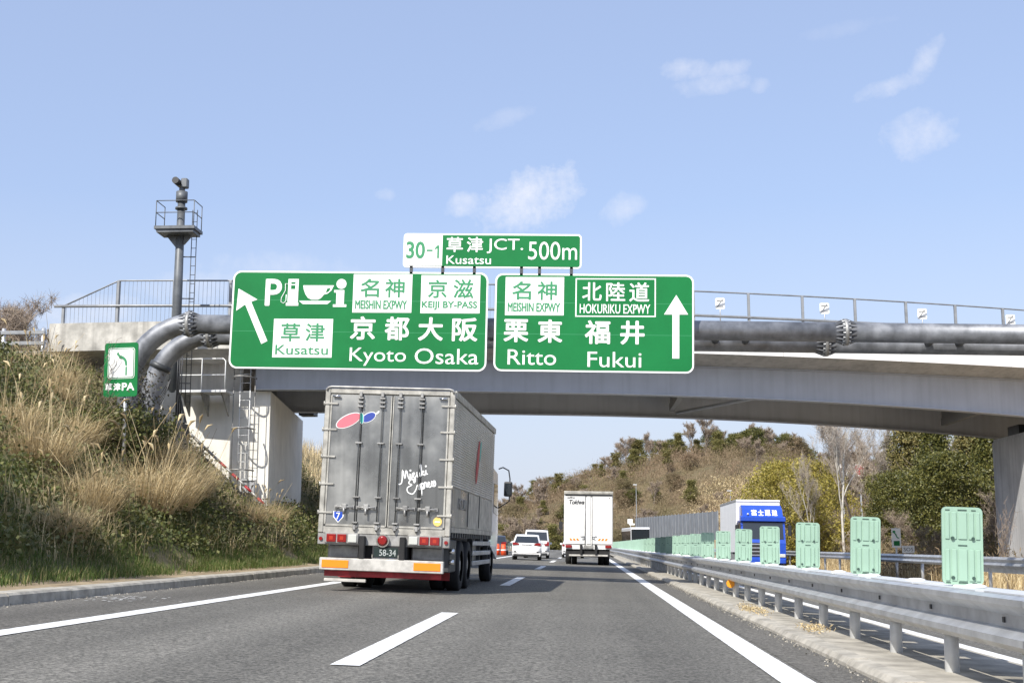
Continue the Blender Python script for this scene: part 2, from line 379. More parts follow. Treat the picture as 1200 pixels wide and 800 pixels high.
# ground sheet
g = MB(); g.face([(-900, -300, -1.6), (900, -300, -1.6), (900, 2600, -1.6), (-900, 2600, -1.6)])
tag(g.build('ground', M_HILL), kind='structure')
road = strip('road', -7.32, 2.36, -12, 480, 0, M_ASPH, 4); tag(road, kind='structure')
sh = strip('shoulder', -7.32, -5.72, -12, 480, .004, M_SHOULD, 1); tag(sh, kind='structure')
sh2 = strip('shoulder', 1.86, 2.36, -12, 480, .004, M_SHOULD, 1); tag(sh2, kind='structure')
opp = strip('opposite_road', 4.1, 13.3, -12, 480, -.03, M_ASPH, 4); tag(opp, kind='structure')
med = strip('median', 2.5, 4.1, -12, 480, .05, M_MED, 2); tag(med, kind='structure')
for nm, X, w, r in (('edge_line', -5.54, .29, road), ('edge_line', 1.66, .29, road)):
    strip(nm, X - w / 2, X + w / 2, -12, 480, .008, M_PAINT, 1, r)
strip('edge_line', 4.40, 4.60, -12, 480, -.022, M_PAINT, 1, opp)
strip('edge_line', 11.6, 11.8, -12, 480, -.022, M_PAINT, 1, opp)
for k in range(22):
    y = 10.25 - 20 + 20 * k
    strip('lane_dash', -2.05, -1.81, y, y + 7.9, .008, M_PAINT, 1, road, ys=[y + 4])
    strip('lane_dash', 8.0, 8.22, y + 4, y + 11.9, -.022, M_PAINT, 1, opp, ys=[y + 8])
# kerbs built stone by stone
lk = empty('left_kerb'); tag(lk, kind='structure')
def kerb_mesh(prof, L):
    b = MB(); b.prism(prof, .006, L - .006, 'xz'); return b.mesh('kerb_stone', M_KERB)
kmL = kerb_mesh([(-7.34, -.05), (-7.36, .12), (-7.40, .15), (-7.66, .155), (-7.68, -.05)], 2.0)
kmR = kerb_mesh([(2.35, -.05), (2.36, .03), (2.40, .075), (2.55, .085), (2.57, -.05)], 1.0)
def place_strip(o, y, dz=0):
    o.matrix_local = Matrix.Translation((cx(y), y, dz)) @ Matrix.Rotation(math.atan(-S), 4, 'Y').inverted() @ Matrix.Rotation(0, 4, 'Z')
ROLL = math.atan(S)
for i in range(70):
    o = link('kerb_stone', kmL, lk); y = -2 + 2 * i; o.location = (cx(y) + rng.uniform(-.006, .006), y, rng.uniform(-.004, .004)); o.rotation_euler = (0, ROLL, 0)
mk = empty('median_kerb'); tag(mk, kind='structure')
for i in range(110):
    o = link('kerb_stone', kmR, mk); y = 2 + i; o.location = (cx(y) + rng.uniform(-.008, .008), y, rng.uniform(-.006, .006)); o.rotation_euler = (0, ROLL, rng.uniform(-.004, .004))
strip('kerb_far', -7.66, -7.34, 138, 480, .15, M_KERB, 1, lk); strip('kerb_far', 2.36, 2.62, 112, 480, .12, M_KERB, 1, mk)

# ------------------------------------------------------------------ terrain
def bumpy(x, y): return .25 * math.sin(x * .9 + y * .37) + .2 * math.sin(y * .61 - x * .5) + .12 * math.sin(x * 2.3 + y * 1.7)
def left_z(X, y):      # X relative to road centre line, X < -7.66
    d = -X - 7.66
    z0 = .268 + .14
    if d < .9: return z0 + d * .08
    k = min(1, (d - .9) / 2)
    top = 6.55
    z = z0 + .07 + (d - .9) * .74 + bumpy(X, y) * .5 * k
    return min(z, top + (d - 9.5) * .03 + .1 * bumpy(X, y)) if z > top else z
b = MB(); xs = [-7.62, -7.9, -8.3, -8.6, -9.2, -9.9, -10.6, -11.4, -12.2, -13, -14, -15, -16, -17, -17.8, -19, -22, -30, -50, -90]
ABX = -10.86
def left_h(X, y):
    z = left_z(X, y)
    if 43.2 < y < 53 and X < -10.4:                     # cut away inside the abutment
        z = min(z, 2.0)
    return z
rows = [[(X + cx(y), y, left_h(X, y)) for X in xs] for y in [-12 + 1.5 * i for i in range(60)] + [80 + 6 * i for i in range(66)]]
b.grid(rows, True); tag(b.build('left_embankment', M_SLOPE), kind='structure')
strip_v = MB(); strip_v.grid([[RP(-7.62, y, .146), RP(-8.55, y, .19)] for y in YS]); tag(strip_v.build('verge', M_SOIL), kind='structure')
def right_z(X, y):
    d = X - 13.3
    base = -.035 * 13.3 - .05
    return base + max(0, d - 1.5) * .10 + .12 * bumpy(X, y) * min(1, max(0, d - .5))
b = MB(); xr = [13.25, 13.8, 14.6, 15.5, 17, 19, 22, 26, 32, 40, 55, 80, 140]
b.grid([[(X + cx(y), y, right_z(X, y)) for X in xr] for y in YS], True); tag(b.build('right_verge', M_SOIL), kind='structure')
# the wooded hill beyond
RX = [-120, -75, -45, -32, -22, -10, 3, 18, 32, 44, 56, 66, 80, 100, 125, 160, 240]
RZ = [6, 7, 8, 9.5, 13.5, 18.5, 22, 26, 30.5, 31.5, 29, 25, 22, 19, 17, 15, 12]
def sm(a, b_, x):
    t = max(0, min(1, (x - a) / (b_ - a))); return t * t * (3 - 2 * t)
def hill_z(x, y):
    base = np.interp(x, RX, RZ)
    foot = 292 - 1.0 * max(0, min(90, x + 10)) if x > -10 else 292
    prof = sm(foot, 400, y) * (1 - .5 * sm(420, 640, y))
    n = 1.6 * math.sin(x * .11 + y * .05) + 1.1 * math.sin(x * .23 - y * .13) + .6 * math.sin(x * .5 + y * .4)
    return -1.2 + (base + n * .8) * prof
b = MB(); b.grid([[(x, y, hill_z(x, y)) for x in range(-150, 260, 6)] for y in range(196, 640, 6)], True)
tag(b.build('hill', M_HILL), kind='structure')
print('terrain')

# ------------------------------------------------------------------ overpass bridge
def BY(X): return 43 + .22 * X + .006 * X * X
def BZ(X): return 7.62 - (.014 * max(0, -X - 4) if X < -4 else 0)
def girder_bot(X): return 6.28 - .0012 * max(0, X) ** 2
bridge = empty('road_overpass', (0, 46, 7.6), label='grey steel girder road overpass with pale concrete edge crossing the whole motorway', cat='bridge')
def bpart(mb, name, m, label=None):
    o = mb.build(name, m, bridge, label); o.matrix_parent_inverse = bridge.matrix_world.inverted(); o.location = (0, -0, 0)
    o.location = (-bridge.location.x, -bridge.location.y, -bridge.location.z); o.matrix_parent_inverse = Matrix.Identity(4); return o
def sweep(X0, X1, sec, n=44):
    """sec(X) -> list of (offset, z) closed polygon"""
    secs = []
    for i in range(n + 1):
        X = X0 + (X1 - X0) * i / n; secs.append([(X - o * (.22 + .012 * X) * .35, BY(X) + o, z) for o, z in sec(X)])
    return MB().loft(secs, smooth=False)
XL, XR = -18.0, 34.0
# parapet sections with joints
px_edges = [-18.0, -10.9] + [-10.9 + 4.49 * i for i in range(1, 11)]
for a, c in zip(px_edges[:-1], px_edges[1:]):
    bpart(sweep(a + .008, c - .008, lambda X: [(0, BZ(X)), (-.02, BZ(X) + .95), (.30, BZ(X) + .95), (.34, BZ(X))], 8), 'parapet_section', M_FASCIA if a > -11 else M_CONCOLD)
bpart(sweep(XL, XR, lambda X: [(.03, BZ(X) - .002), (.345, BZ(X) + .25), (10.3, BZ(X) + .25), (10.5, BZ(X)), (9.4, BZ(X) - .26), (1.7, BZ(X) - .26), (1.2, BZ(X) - .25)]), 'deck_slab', M_CONC)
bpart(sweep(XL, XR, lambda X: [(10.32, BZ(X) + .26), (10.3, BZ(X) + .95), (10.62, BZ(X) + .95), (10.64, BZ(X) - .05)]), 'far_parapet', M_CONC)
bpart(sweep(XL, XR, lambda X: [(.36, BZ(X) + .251), (.36, BZ(X) + .30), (10.29, BZ(X) + .30), (10.29, BZ(X) + .251)]), 'road_surface', M_ASPH)
for o, mm in ((1.45, M_STEEL_GIRD), (8.9, M_STEEL_GIRD)):
    gx = -11.3 if o < 3 else -12.5
    def gsec(X, o=o):
        zb, zt = girder_bot(X), BZ(X) - .262
        return [(o - .22, zb), (o - .22, zb + .035), (o - .012, zb + .036), (o - .012, zt - .03), (o - .2, zt - .028), (o - .2, zt), (o + .2, zt), (o + .2, zt - .028), (o + .012, zt - .03), (o + .012, zb + .036), (o + .22, zb + .035), (o + .22, zb)]
    bpart(sweep(gx, XR, gsec), 'girder', mm)
# vertical stiffener splices & cross beams
for X in [-8.5, 3.6, 15.8, 25]:
    z1, z0 = BZ(X) - .3, girder_bot(X) + .12
    b = MB(); b.box(X - .1, X + .1, BY(X) + 1.75, BY(X) + 8.7, z0 + .1, z0 + .42); b.box(X - .06, X + .06, BY(X) + 1.75, BY(X) + 8.7, z0 + .421, z1)
    bpart(b, 'cross_beam', M_STEEL_DK)
b = MB(); b.tube([(3.8, BY(3.6) + 8.6, girder_bot(4) + .15), (6.6, BY(6.6) + 1.7, girder_bot(6) + .15)], .07, 6); bpart(b, 'diagonal_brace', M_STEEL_GIRD)
# handrail with fence mesh on the parapet
RT = 9.86
post_me = MB().box(-.045, .045, -.06, .06, 0, 1, .008, 1).mesh('rail_post', M_RAILD)
X = -15.75
posts = []
while X < 33: posts.append(X); X += 2.0 if X > -10 else 1.9
for X in [-17.6] + posts:
    top = RT if X > -17 else 9.0
    z0 = BZ(X) + .951; o = link('rail_post', post_me, bridge); o.location = Vector((X, BY(X) + .13, z0)) - bridge.location; o.scale = (1, 1, top - z0)
RY = lambda X: BY(X) + .13
allx = posts
bpart(MB().tube([(-17.6, RY(-17.6), 9.0)] + [(x, RY(x), RT) for x in allx], .028, 6), 'top_rail', M_RAILD)
bpart(MB().tube([(x, RY(x) - .06, 8.98 + .0) for x in [-17.9] + allx], .05, 8), 'guard_pipe', M_RAILD)
b = MB()
x = -17.5
while x < 2:
    zt = RT if x > -15.75 else 9.0 + (x + 17.6) / 1.85 * (RT - 9.0)
    b.tube([(x, RY(x), BZ(x) + .96), (x, RY(x), zt)], .006, 3, cap=False); x += .14
wb = bpart(b, 'wire_infill', M_RAILD); wb['kind'] = 'stuff'
# delineator plates on the handrail (back of road-side reflectors)
for X in (4.85, 8.75, 12.6, 16.3):
    d = empty('delineator', (X, BY(X) + .5, 8.9), label='', cat='delineator', group='square white delineator plates on the bridge railing')
    d['label'] = {4.85: 'square white delineator plate on the bridge railing nearest the green signs', 8.75: 'square white delineator plate on the bridge railing, left of the ribbed pipe joint',
                  12.6: 'square white delineator plate on the bridge railing, right of the ribbed pipe joint', 16.3: 'rightmost square white delineator plate on the bridge railing'}[X]
    MB().tube([(0, 0, -.2), (0, 0, .72)], .022, 6).build('pole', M_GALV, d)
    MB().prism(rrect(-.17, .42, .17, .82, .05), -.03, -.01).build('plate', M_SWHITE, d)
    b = MB(); b.box(-.12, .12, -.045, -.031, .50, .53); b.box(-.12, .12, -.045, -.031, .70, .73); b.prism([(-.14, .47), (-.11, .47), (.1, .78), (.07, .78)], -.05, -.0455); b.build('bracket', M_FRAMED, d)
# abutment, wing wall, bearings and pier
def yz_poly_block(name, pts, z0, z1, m):
    b = MB(); b.prism(pts, z0, z1, 'xy'); return bpart(b, name, m)
yz_poly_block('abutment', [(-19.5, 42.3), (ABX, 42.9), (-12.1, 53.5), (-19.5, 53.5)], -.3, 6.26, M_CONCW)
yz_poly_block('abutment_cap', [(-19.4, 42.45), (-11.9, 43.1), (-13.0, 53.4), (-19.4, 53.4)], 6.263, 7.34, M_CONC)
for y0_ in (43.9, 51.0): bpart(MB().box(-11.72, -11.1, y0_, y0_ + .8, 6.264, 6.55), 'bearing', M_DKSTEEL)
yz_poly_block('wing_wall', [(-34, 41.6), (-18.02, 41.1), (-18.02, 41.5), (-34, 42.0)], 5.5, 7.25, M_CONC)
b = MB()
pr = [(16.75, 51.6)]
pier_c = [(x * 1.0 + 18.5, y + 53.6) for x, y in rrect(-1.2, -2.9, 2.3, 1.6, .35, 5)]
b.prism(pier_c, -1.4, 5.3, 'xy'); bpart(b, 'pier', M_PIER)
b = MB(); b.prism([(x * .96 + 18.5 * .04, y * .98 + 53.6 * .02) for x, y in pier_c], 5.303, 5.42, 'xy'); bpart(b, 'pier_cap_edge', M_PIER)
for y0_, y1_ in ((51.1, 52.3), (53.4, 54.8)): bpart(MB().box(17.95, 20.2, y0_, y1_, 5.422, 5.95), 'bearing', M_DKSTEEL)

# approach guardrail on top of the embankment, left of the bridge
gr = empty('guard_rail', (-22, 42.6, 7.4), label='grey guard rail at the top of the grassy bank, left of the bridge end', cat='guard rail')
gb = gr.location
for i, X in enumerate([-30, -28, -26, -24, -22, -20, -18.6]):
    MB().tube([(X - gb.x, 41.9 - gb.y, -.8), (X - gb.x, 41.9 - gb.y, .98)], .07, 8).build('post', M_GALV, gr)
for z in (.82, .45, .1):
    MB().box(-9, 3.5, -.80, -.73, z - .07, z + .07, .02, 1).build('rail', M_RAILD, gr)

# inspection platform, cage ladder and handrail on the abutment
ip = empty('inspection_platform', (-12.75, 42.0, 6.1), label='small steel inspection platform with pipe railing and ladder on the abutment wall', cat='platform')
b = MB(); b.box(-.95, .75, -.6, .42, -.03, .05); b.build('deck', M_GALVB, ip)
def railbox(y):
    b = MB()
    b.tube([(-.9, y, .05), (-.9, y, 1.05), (-.85, y, 1.1), (.62, y, 1.1), (.7, y, 1.02), (.7, y, .05)], .022, 6); b.tube([(-.9, y, .55), (.7, y, .55)], .018, 6); b.tube([(-.1, y, .05), (-.1, y, 1.1)], .018, 6)
    return b
railbox(-.58).build('railing', M_SWHITE, ip)
b = MB()
for x in (-.8, -.15, .55): b.prism([(-.55, -.03), (.4, -.03), (.4, -.75)], x, x + .05, 'yz')
b.build('bracket', M_FRAMED, ip)
b = MB()
for x in (.95, 1.3): b.tube([(x, .42, .9), (x, .42, -3.3)], .02, 5)
for k in range(13): b.tube([(.95, .42, .7 - .3 * k), (1.3, .42, .7 - .3 * k)], .012, 4)
b.build('ladder', M_GALVB, ip)
b = MB()
for z in (.55, -1.2, -2.6):
    b.tube([(1.12 + .38 * math.cos(a), .45 - .75 * abs(math.sin(a)), z) for a in [math.pi * i / 10 for i in range(11)]], .03, 5)
b.tube([(1.5, .3, 1.0), (1.5, .3, -3.0)], .016, 4); b.tube([(.76, .3, 1.0), (.76, .3, -3.0)], .016, 4)
b.build('ladder_cage', M_FRAMED, ip)
jb = empty('junction_box', (-11.45, 42.62, 2.75), label='small grey junction box fixed low on the abutment wall', cat='box')
MB().box(-.22, .22, -.12, .16, 0, .42, .015, 1).build('body', M_GALV, jb); MB().box(-.24, .24, -.16, .16, .421, .45).build('lid', M_GALVB, jb)
# red and white tape barrier down the stair line
tb = empty('warning_barrier', (-12.2, 41.9, 3.7), label='red and white striped pole barrier running down the bank beside the abutment', cat='barrier')
A0, B0 = Vector((-2.0, -.15, 1.85)), Vector((1.55, -.25, -1.35))
b1, b2 = MB(), MB()
for k in range(16):
    p, q = A0.lerp(B0, k / 16), A0.lerp(B0, (k + 1) / 16); (b1 if k % 2 and k > 7 else b2).tube([p, q], .045, 6)
b1.build('red_band', M_REDP, tb); b2.build('pole', M_FRAMED, tb)
b = MB(); b.tube([A0 + Vector((0, 0, -.35)), B0 + Vector((0, 0, -.35))], .03, 5); b.tube([A0 + Vector((.3, 0, -.62)), B0 + Vector((.3, 0, -.62))], .05, 5); b.build('lower_rail', M_DKSTEEL, tb)
b = MB()
for k in range(6):
    p = A0.lerp(B0, k / 5.2); b.tube([p, p - Vector((0, 0, .9))], .03, 5)
b.build('post', M_FRAMED, tb)
print('bridge')

# ------------------------------------------------------------------ camera mast in front of the bridge
ms = empty('camera_mast', (-13.32, 40.0, 5.0), label='grey steel camera mast with railed platform rising in front of the bridge', cat='mast')
MB().tube([(0, 0, .9), (0, 0, 4.2), (0, 0, 7.35)], [.17, .15, .125], 12).build('pole', M_MAST, ms)
MB().prism([(-.45, -.1), (.45, -.1), (.15, .95), (-.15, .95)], -.14, .14).build('base_bracket', M_DKSTEEL, ms)
MB().box(-.42, .42, -.3, .5, -1.15, -.11, .03, 1).build('control_cabinet', M_BLKPL, ms)
b = MB(); b.box(-.68, .66, -.62, .30, 6.20, 6.30); b.box(-.62, .60, -.56, .24, 6.10, 6.195); b.build('platform', M_MAST, ms)
b = MB()
c4 = [(-.64, -.58), (.62, -.58), (.62, .26), (-.64, .26)]
for x, y in c4: b.tube([(x, y, 6.3), (x, y, 7.15)], .016, 5)
for z in (6.75, 7.15):
    for i in range(4):
        if i == 2: continue
        b.tube([(*c4[i], z), (*c4[(i + 1) % 4], z)], .016, 5)
b.build('railing', M_MAST, ms)
b = MB(); b.prism([(-.45, 6.1), (-.12, 6.1), (-.12, 5.7)], -.06, .06); b.prism([(.14, 6.1), (.4, 6.1), (.14, 5.8)], -.06, .06); b.build('bracket', M_MAST, ms)
b = MB()
for x in (.36, .52): b.tube([(x, .1, .5), (x, .1, 7.0)], .014, 5)
for k in range(22): b.tube([(.36, .1, .6 + .3 * k), (.52, .1, .6 + .3 * k)], .01, 4)
for z in (1.2, 2.6, 4.0, 5.4): b.tube([(.1, .05, z), (.5, .1, z)], .02, 5)
b.build('ladder', M_DKSTEEL, ms)
b = MB(); b.tube([(0, 0, 7.25), (0, 0, 7.6)], .19, 14); b.tube([(0, 0, 7.0), (0, 0, 7.06)], .2, 14); b.tube([(0, 0, 7.6), (0, 0, 7.72)], .1, 10); b.build('camera_mount', M_MAST, ms)
b = MB(); b.box(-.02, .20, -.12, .12, 7.722, 8.05, .03, 1); b.build('camera_housing', M_MAST, ms)
b = MB(); b.tube([(-.14, -.32, 7.92), (-.12, .18, 7.9)], .115, 14); b.tube([(-.02, -.05, 7.9), (.03, -.05, 7.9)], .05, 8); b.build('camera_lens', M_BLKPL, ms)
b = MB()
for k in range(4):
    b.tube([(-.3 - .05 * k, -.1, .35), (-.55, -.15, .1 + .12 * k), (-.25, -.12, .75 + .1 * k), (-.05, -.16, 1.3)], .014, 5)
for k in range(3): b.tube([(.16 + .07 * k, -.16, .0), (.16 + .07 * k, -.16, 2.6)], .022, 6)
b.build('cable', M_BLKPL, ms)
# ------------------------------------------------------------------ gantry over the road
SL = -.0225
gantry = empty('overhead_gantry', (-12.05, 32.5, 2.9), label='twin grey pipe gantry arching out of the left bank and spanning the motorway', cat='gantry')
go = gantry.location
def gz(X): return 6.80 + SL * (X + 10.4)
for dy, dz, dx in ((0, 0, 0), (1.45, -.07, .12)):
    pts = [(-12.05 + dx, 32.5 + dy, 1.5)]
    cxr, czr, rr = -12.05 + dx + 1.75, 6.83 - 1.75 + dz, 1.75
    for i in range(13):
        a = math.pi - math.pi / 2 * i / 12; pts.append((cxr + rr * math.cos(a), 32.5 + dy, czr + rr * math.sin(a)))
    curve = MB().tube([Vector(p) - go for p in pts], .262, 20)
    curve.build('post', M_PIPE, gantry)
    segs = [(-10.28 + dx, -10.28 + 17.0 - dx * 2), (-10.28 + 17.0 - dx * 2 + .0, 26)]
    for a, c in segs:
        MB().tube([Vector((x, 32.5 + dy, gz(x) + dz)) - go for x in (a, (a + c) / 2, c)], .258, 20).build('beam', M_PIPE, gantry)
    for fx in (-10.45 + dx, 6.70 - dx * 2):
        c = Vector((fx, 32.5 + dy, gz(fx) + dz)) - go
        fl = MB().tube([c + Vector((-.045, 0, 0)), c + Vector((.045, 0, 0))], .35, 20).build('flange', M_FRAMED, gantry)
        b = MB()
        for k in range(16):
            a = 2 * math.pi * k / 16; r = Vector((0, math.cos(a), math.sin(a))); t = Vector((0, -math.sin(a), math.cos(a))) * .009
            for sgn in (-1, 1):
                p0, p1, p2 = c + r * .255 + Vector((sgn * .046, 0, 0)), c + r * .345 + Vector((sgn * .046, 0, 0)), c + r * .255 + Vector((sgn * .27, 0, 0))
                b.loft([[p0 - t, p1 - t, p2 - t], [p0 + t, p1 + t, p2 + t]], smooth=False)
        b.build('rib', M_PIPE, gantry)
        b = MB()
        for k in range(16):
            a = 2 * math.pi * (k + .5) / 16; r = Vector((0, math.cos(a), math.sin(a))) * .31; b.tube([c + r - Vector((.10, 0, 0)), c + r + Vector((.10, 0, 0))], .022, 6)
        b.build('bolt', M_GALVB, gantry)
for X in (3.5, 4.3, 9.1, 9.9, 13, 13.8, -8.5, -5.5, -2.5, .5):
    z = gz(X) - .02; MB().tube([Vector((X, 32.6, z)) - go, Vector((X, 33.9, z - .05)) - go], .10, 8).build('spacer', M_DKSTEEL, gantry)
c = Vector((-12.0, 33.95, 5.2)) - go
MB().tube([c + Vector((.26, 0, .6)), c + Vector((.33, 0, .75))], .30, 14).build('collar', M_DKSTEEL, gantry)

# ------------------------------------------------------------------ direction signs
def sign(name, x_left, z_top, pxs, wpx, hpx, label, k, ox, oy, tilt=.0066, r=.22):
    """builds a board; returns mapper from drawing units (same units as wpx) to local metres"""
    root = empty(name, (x_left, 31.92, z_top), (0, math.atan(tilt) + .0145, 0), label, 'road sign', 'green motorway direction signs on the gantry')
    w, h = wpx * k, hpx * k
    MB().prism(rrect(0, -h, w, 0, r), 0, .05).build('border', M_SWHITE, root)
    MB().prism(rrect(.045, -h + .045, w - .045, -.045, max(.02, r - .04)), -.006, .003).build('board', M_SGREEN, root)
    for q_ in ((.3, .62) if h > 1.5 else ()): MB().box(.05, w - .05, -.0068, -.0061, -h * q_ - .006, -h * q_ + .006).build('panel_seam', M_SGREEN2, root)
    b = MB(); n = max(2, int(w / 1.1))
    for i in range(n): b.box(w * (i + .5) / n - .04, w * (i + .5) / n + .04, .051, .33, -h * .92, -h * .08)
    for q in (.2, .8): b.box(.1, w - .1, .331, .40, -h * q - .04, -h * q + .04)
    b.build('mounting_frame', M_DKSTEEL, root)
    def m(px, py): return ((px - ox) * k, -(py - oy - tilt * (px - ox)) * k)
    return root, m
def T(root, m, s, x0, y0, x1, y1, mt, bold=.02, y=-.0075, **kw):
    a = m(x0, y1); c = m(x1, y0); xm = m((x0 + x1) / 2, y0)
    xc, zt = m((x0 + x1) / 2, y0); _, zb = m((x0 + x1) / 2, y1)
    return text_mesh(s, (a[0], zb, c[0], zt), y, mt, bold=bold, parent=root, **kw)
def PO(root, m, pts, name, mt, y0=-.0075, y1=-.0125):
    b = MB(); b.prism([m(*p) for p in pts], y1, y0); return b.build(name, mt, root)
KS = 6.7 / 300
KL = KS / 4
# left sign, drawing units = quarter pixels of a four times enlargement
rt, m1 = sign('direction_sign', -9.16, 8.11, 0, 1200, 462, 'large green motorway sign with slanting arrow, services symbols and Kyoto Osaka', KL, 94, 236)
PL = lambda x0, y0, x1, y1, nm='white_panel', mt=M_SWHITE, r=rt, m=m1, ya=-.0071, yb=-.0095: PO(r, m, [(x0, y0), (x1, y0), (x1, y1), (x0, y1)], nm, mt, ya, yb)
PO(rt, m1, [(122, 322), (215, 374), (186, 385), (272, 570), (244, 584), (158, 398), (117, 428)], 'arrow', M_SWHITE)
T(rt, m1, 'P', 250, 276, 328, 404, M_SWHITE, .03, name='letter')
b = MB()
for poly in ([(357, 276), (406, 276), (406, 386), (357, 386)], [(350, 388), (409, 388), (409, 403), (350, 403)]):
    b.prism([m1(*p) for p in poly], -.0125, -.0075)
hp = [m1(*p) for p in [(356, 300), (344, 298), (345, 330), (328, 365), (326, 384), (338, 392), (350, 380), (350, 350)]]
b.tube([(x, -.009, z) for x, z in hp], .012, 5); b.build('fuel_pump_symbol', M_SWHITE, rt)
b = MB()
for poly in ([(371, 291), (391, 291), (391, 300), (371, 300)], [(371, 306), (391, 306), (391, 324), (371, 324)]): b.prism([m1(*p) for p in poly], -.0145, -.013)
b.build('fuel_pump_window', M_SGREEN, rt)
b = MB(); b.prism([m1(*p) for p in [(428, 306), (573, 306), (562, 330), (545, 345), (527, 350), (515, 366), (500, 374), (470, 374), (453, 366), (440, 348), (431, 325)]], -.0125, -.0075)
b.prism([m1(*p) for p in [(411, 380), (563, 380), (545, 395), (430, 395)]], -.0125, -.0075); b.build('cup_symbol', M_SWHITE, rt)
b = MB(); b.prism([m1(*p) for p in [(541, 322), (558, 317), (552, 333), (536, 343)]], -.0145, -.013); b.build('cup_handle_gap', M_SGREEN, rt)
b = MB(); cc = m1(608, 299); b.prism(ell(cc[0], cc[1], .132, .132), -.0125, -.0075)
b.prism([m1(*p) for p in [(575, 328), (623, 328), (623, 396), (635, 396), (635, 408), (572, 408), (572, 396), (586, 396), (586, 340), (575, 340)]], -.0125, -.0075); b.build('information_symbol', M_SWHITE, rt)
PL(664, 252, 940, 434); PL(982, 256, 1257, 436); PL(298, 465, 576, 646)
TG = lambda s, *r, bold=.018, **k: T(rt, m1, s, *r, M_SGREEN2, bold, y=-.0097, name='green_lettering', **k)
TW = lambda s, *r, bold=.028, **k: T(rt, m1, s, *r, M_SWHITE, bold, name='white_lettering', **k)
TG('名', 698, 274, 786, 361); TG('神', 814, 274, 905, 362); TG('MEISHIN EXPWY', 676, 376, 918, 418, bold=.03)
TG('京', 1015, 278, 1103, 364); TG('滋', 1133, 276, 1226, 365); TG('KEIJI BY-PASS', 988, 379, 1245, 421, bold=.03)
TG('草', 334, 485, 424, 571); TG('津', 449, 485, 539, 571); TG('Kusatsu', 311, 588, 558, 633, bold=.01)
TW('京', 658, 452, 775, 562); TW('都', 819, 453, 933, 564); TW('大', 975, 455, 1090, 565); TW('阪', 1132, 457, 1250, 567)
TW('Kyoto', 660, 599, 922, 683, bold=.0); TW('Osaka', 963, 601, 1257, 673, bold=.0)
# right sign
rt2, m2 = sign('direction_sign', -2.28, 7.95, 0, 932, 465, 'green motorway sign with straight-up arrow, Ritto and Fukui', 5.1 / 932, 166, 239, r=.2)
PL2 = lambda *a: PL(*a, r=rt2, m=m2)
PL2(215, 257, 491, 440)
PL(545, 262, 921, 446, 'white_outline_panel', M_SWHITE, rt2, m2); PL(551, 268, 915, 440, 'green_inset', M_SGREEN, rt2, m2, -.0096, -.0125)
PO(rt2, m2, [(1016, 341), (1071, 434), (1030, 434), (1030, 641), (998, 641), (998, 434), (959, 434)], 'arrow', M_SWHITE)
T2G = lambda s, *r, bold=.018: T(rt2, m2, s, *r, M_SGREEN2, bold, y=-.0097, name='green_lettering')
T2W = lambda s, *r, bold=.028, y=-.0075: T(rt2, m2, s, *r, M_SWHITE, bold, name='white_lettering', y=y)
T2G('名', 247, 278, 336, 366); T2G('神', 366, 278, 458, 367); T2G('MEISHIN EXPWY', 227, 380, 474, 424, bold=.03)
T2W('北', 577, 282, 668, 370, y=-.0127, bold=.015); T2W('陸', 689, 282, 778, 372, y=-.0127, bold=.015); T2W('道', 797, 282, 890, 374, y=-.0127, bold=.015)
T2W('HOKURIKU EXPWY', 566, 386, 895, 431, bold=.01, y=-.0127)
T2W('栗', 211, 459, 327, 568); T2W('東', 371, 460, 486, 570); T2W('福', 591, 463, 710, 575); T2W('井', 756, 464, 869, 577)
T2W('Ritto', 232, 603, 459, 675, bold=.0); T2W('Fukui', 605, 612, 855, 684, bold=.0)
# small upper sign (drawing units: photo pixels)
rt3, m3 = sign('direction_sign', -4.68, 9.05, 0, 208.5, 41, 'narrow green and white junction sign above the two big boards, 500 m', 4.64 / 208.5, 474, 273.5, r=.1)
PO(rt3, m3, [(475.5, 275), (520, 275), (520, 312.5), (475.5, 312.5)], 'white_panel', M_SWHITE, -.0065, -.0095)
T3 = lambda s, *r, bold=.022, mt=M_SWHITE, y=-.0075: T(rt3, m3, s, *r, mt, bold, name='lettering', y=y)
T3('30', 477.5, 283.5, 499.5, 304, mt=M_SGREEN2, y=-.0097, bold=.03); T3('-', 501.5, 293.3, 508.5, 295.3, mt=M_SGREEN2, y=-.0097, bold=0); PO(rt3, m3, [(511.2, 291.5), (514, 288.2), (516.2, 288.2), (516.2, 303.6), (514, 303.6), (514, 291.6), (511.2, 293.4)], 'lettering', M_SGREEN2, -.0097, -.0125)
T3('草', 524.8, 278.3, 544, 296.2); T3('津', 548.5, 278.3, 567.6, 296.4); T3('Kusatsu', 525, 300.5, 577.3, 310.6, bold=.01)
T3('JCT.', 572, 280.2, 614.5, 297.8, bold=.005); T3('500m', 620.5, 283.8, 677.3, 305.3, bold=.0)
b = MB()
for px in (484, 521, 558, 613, 634, 671):
    x, z = m3(px, 314.4); b.box(x - .04, x + .04, -.0, .05, -1.25, -.3); b.box(x - .04, x + .04, .0501, .2, -1.25, -1.17)
b.build('stay', M_DKSTEEL, rt3)

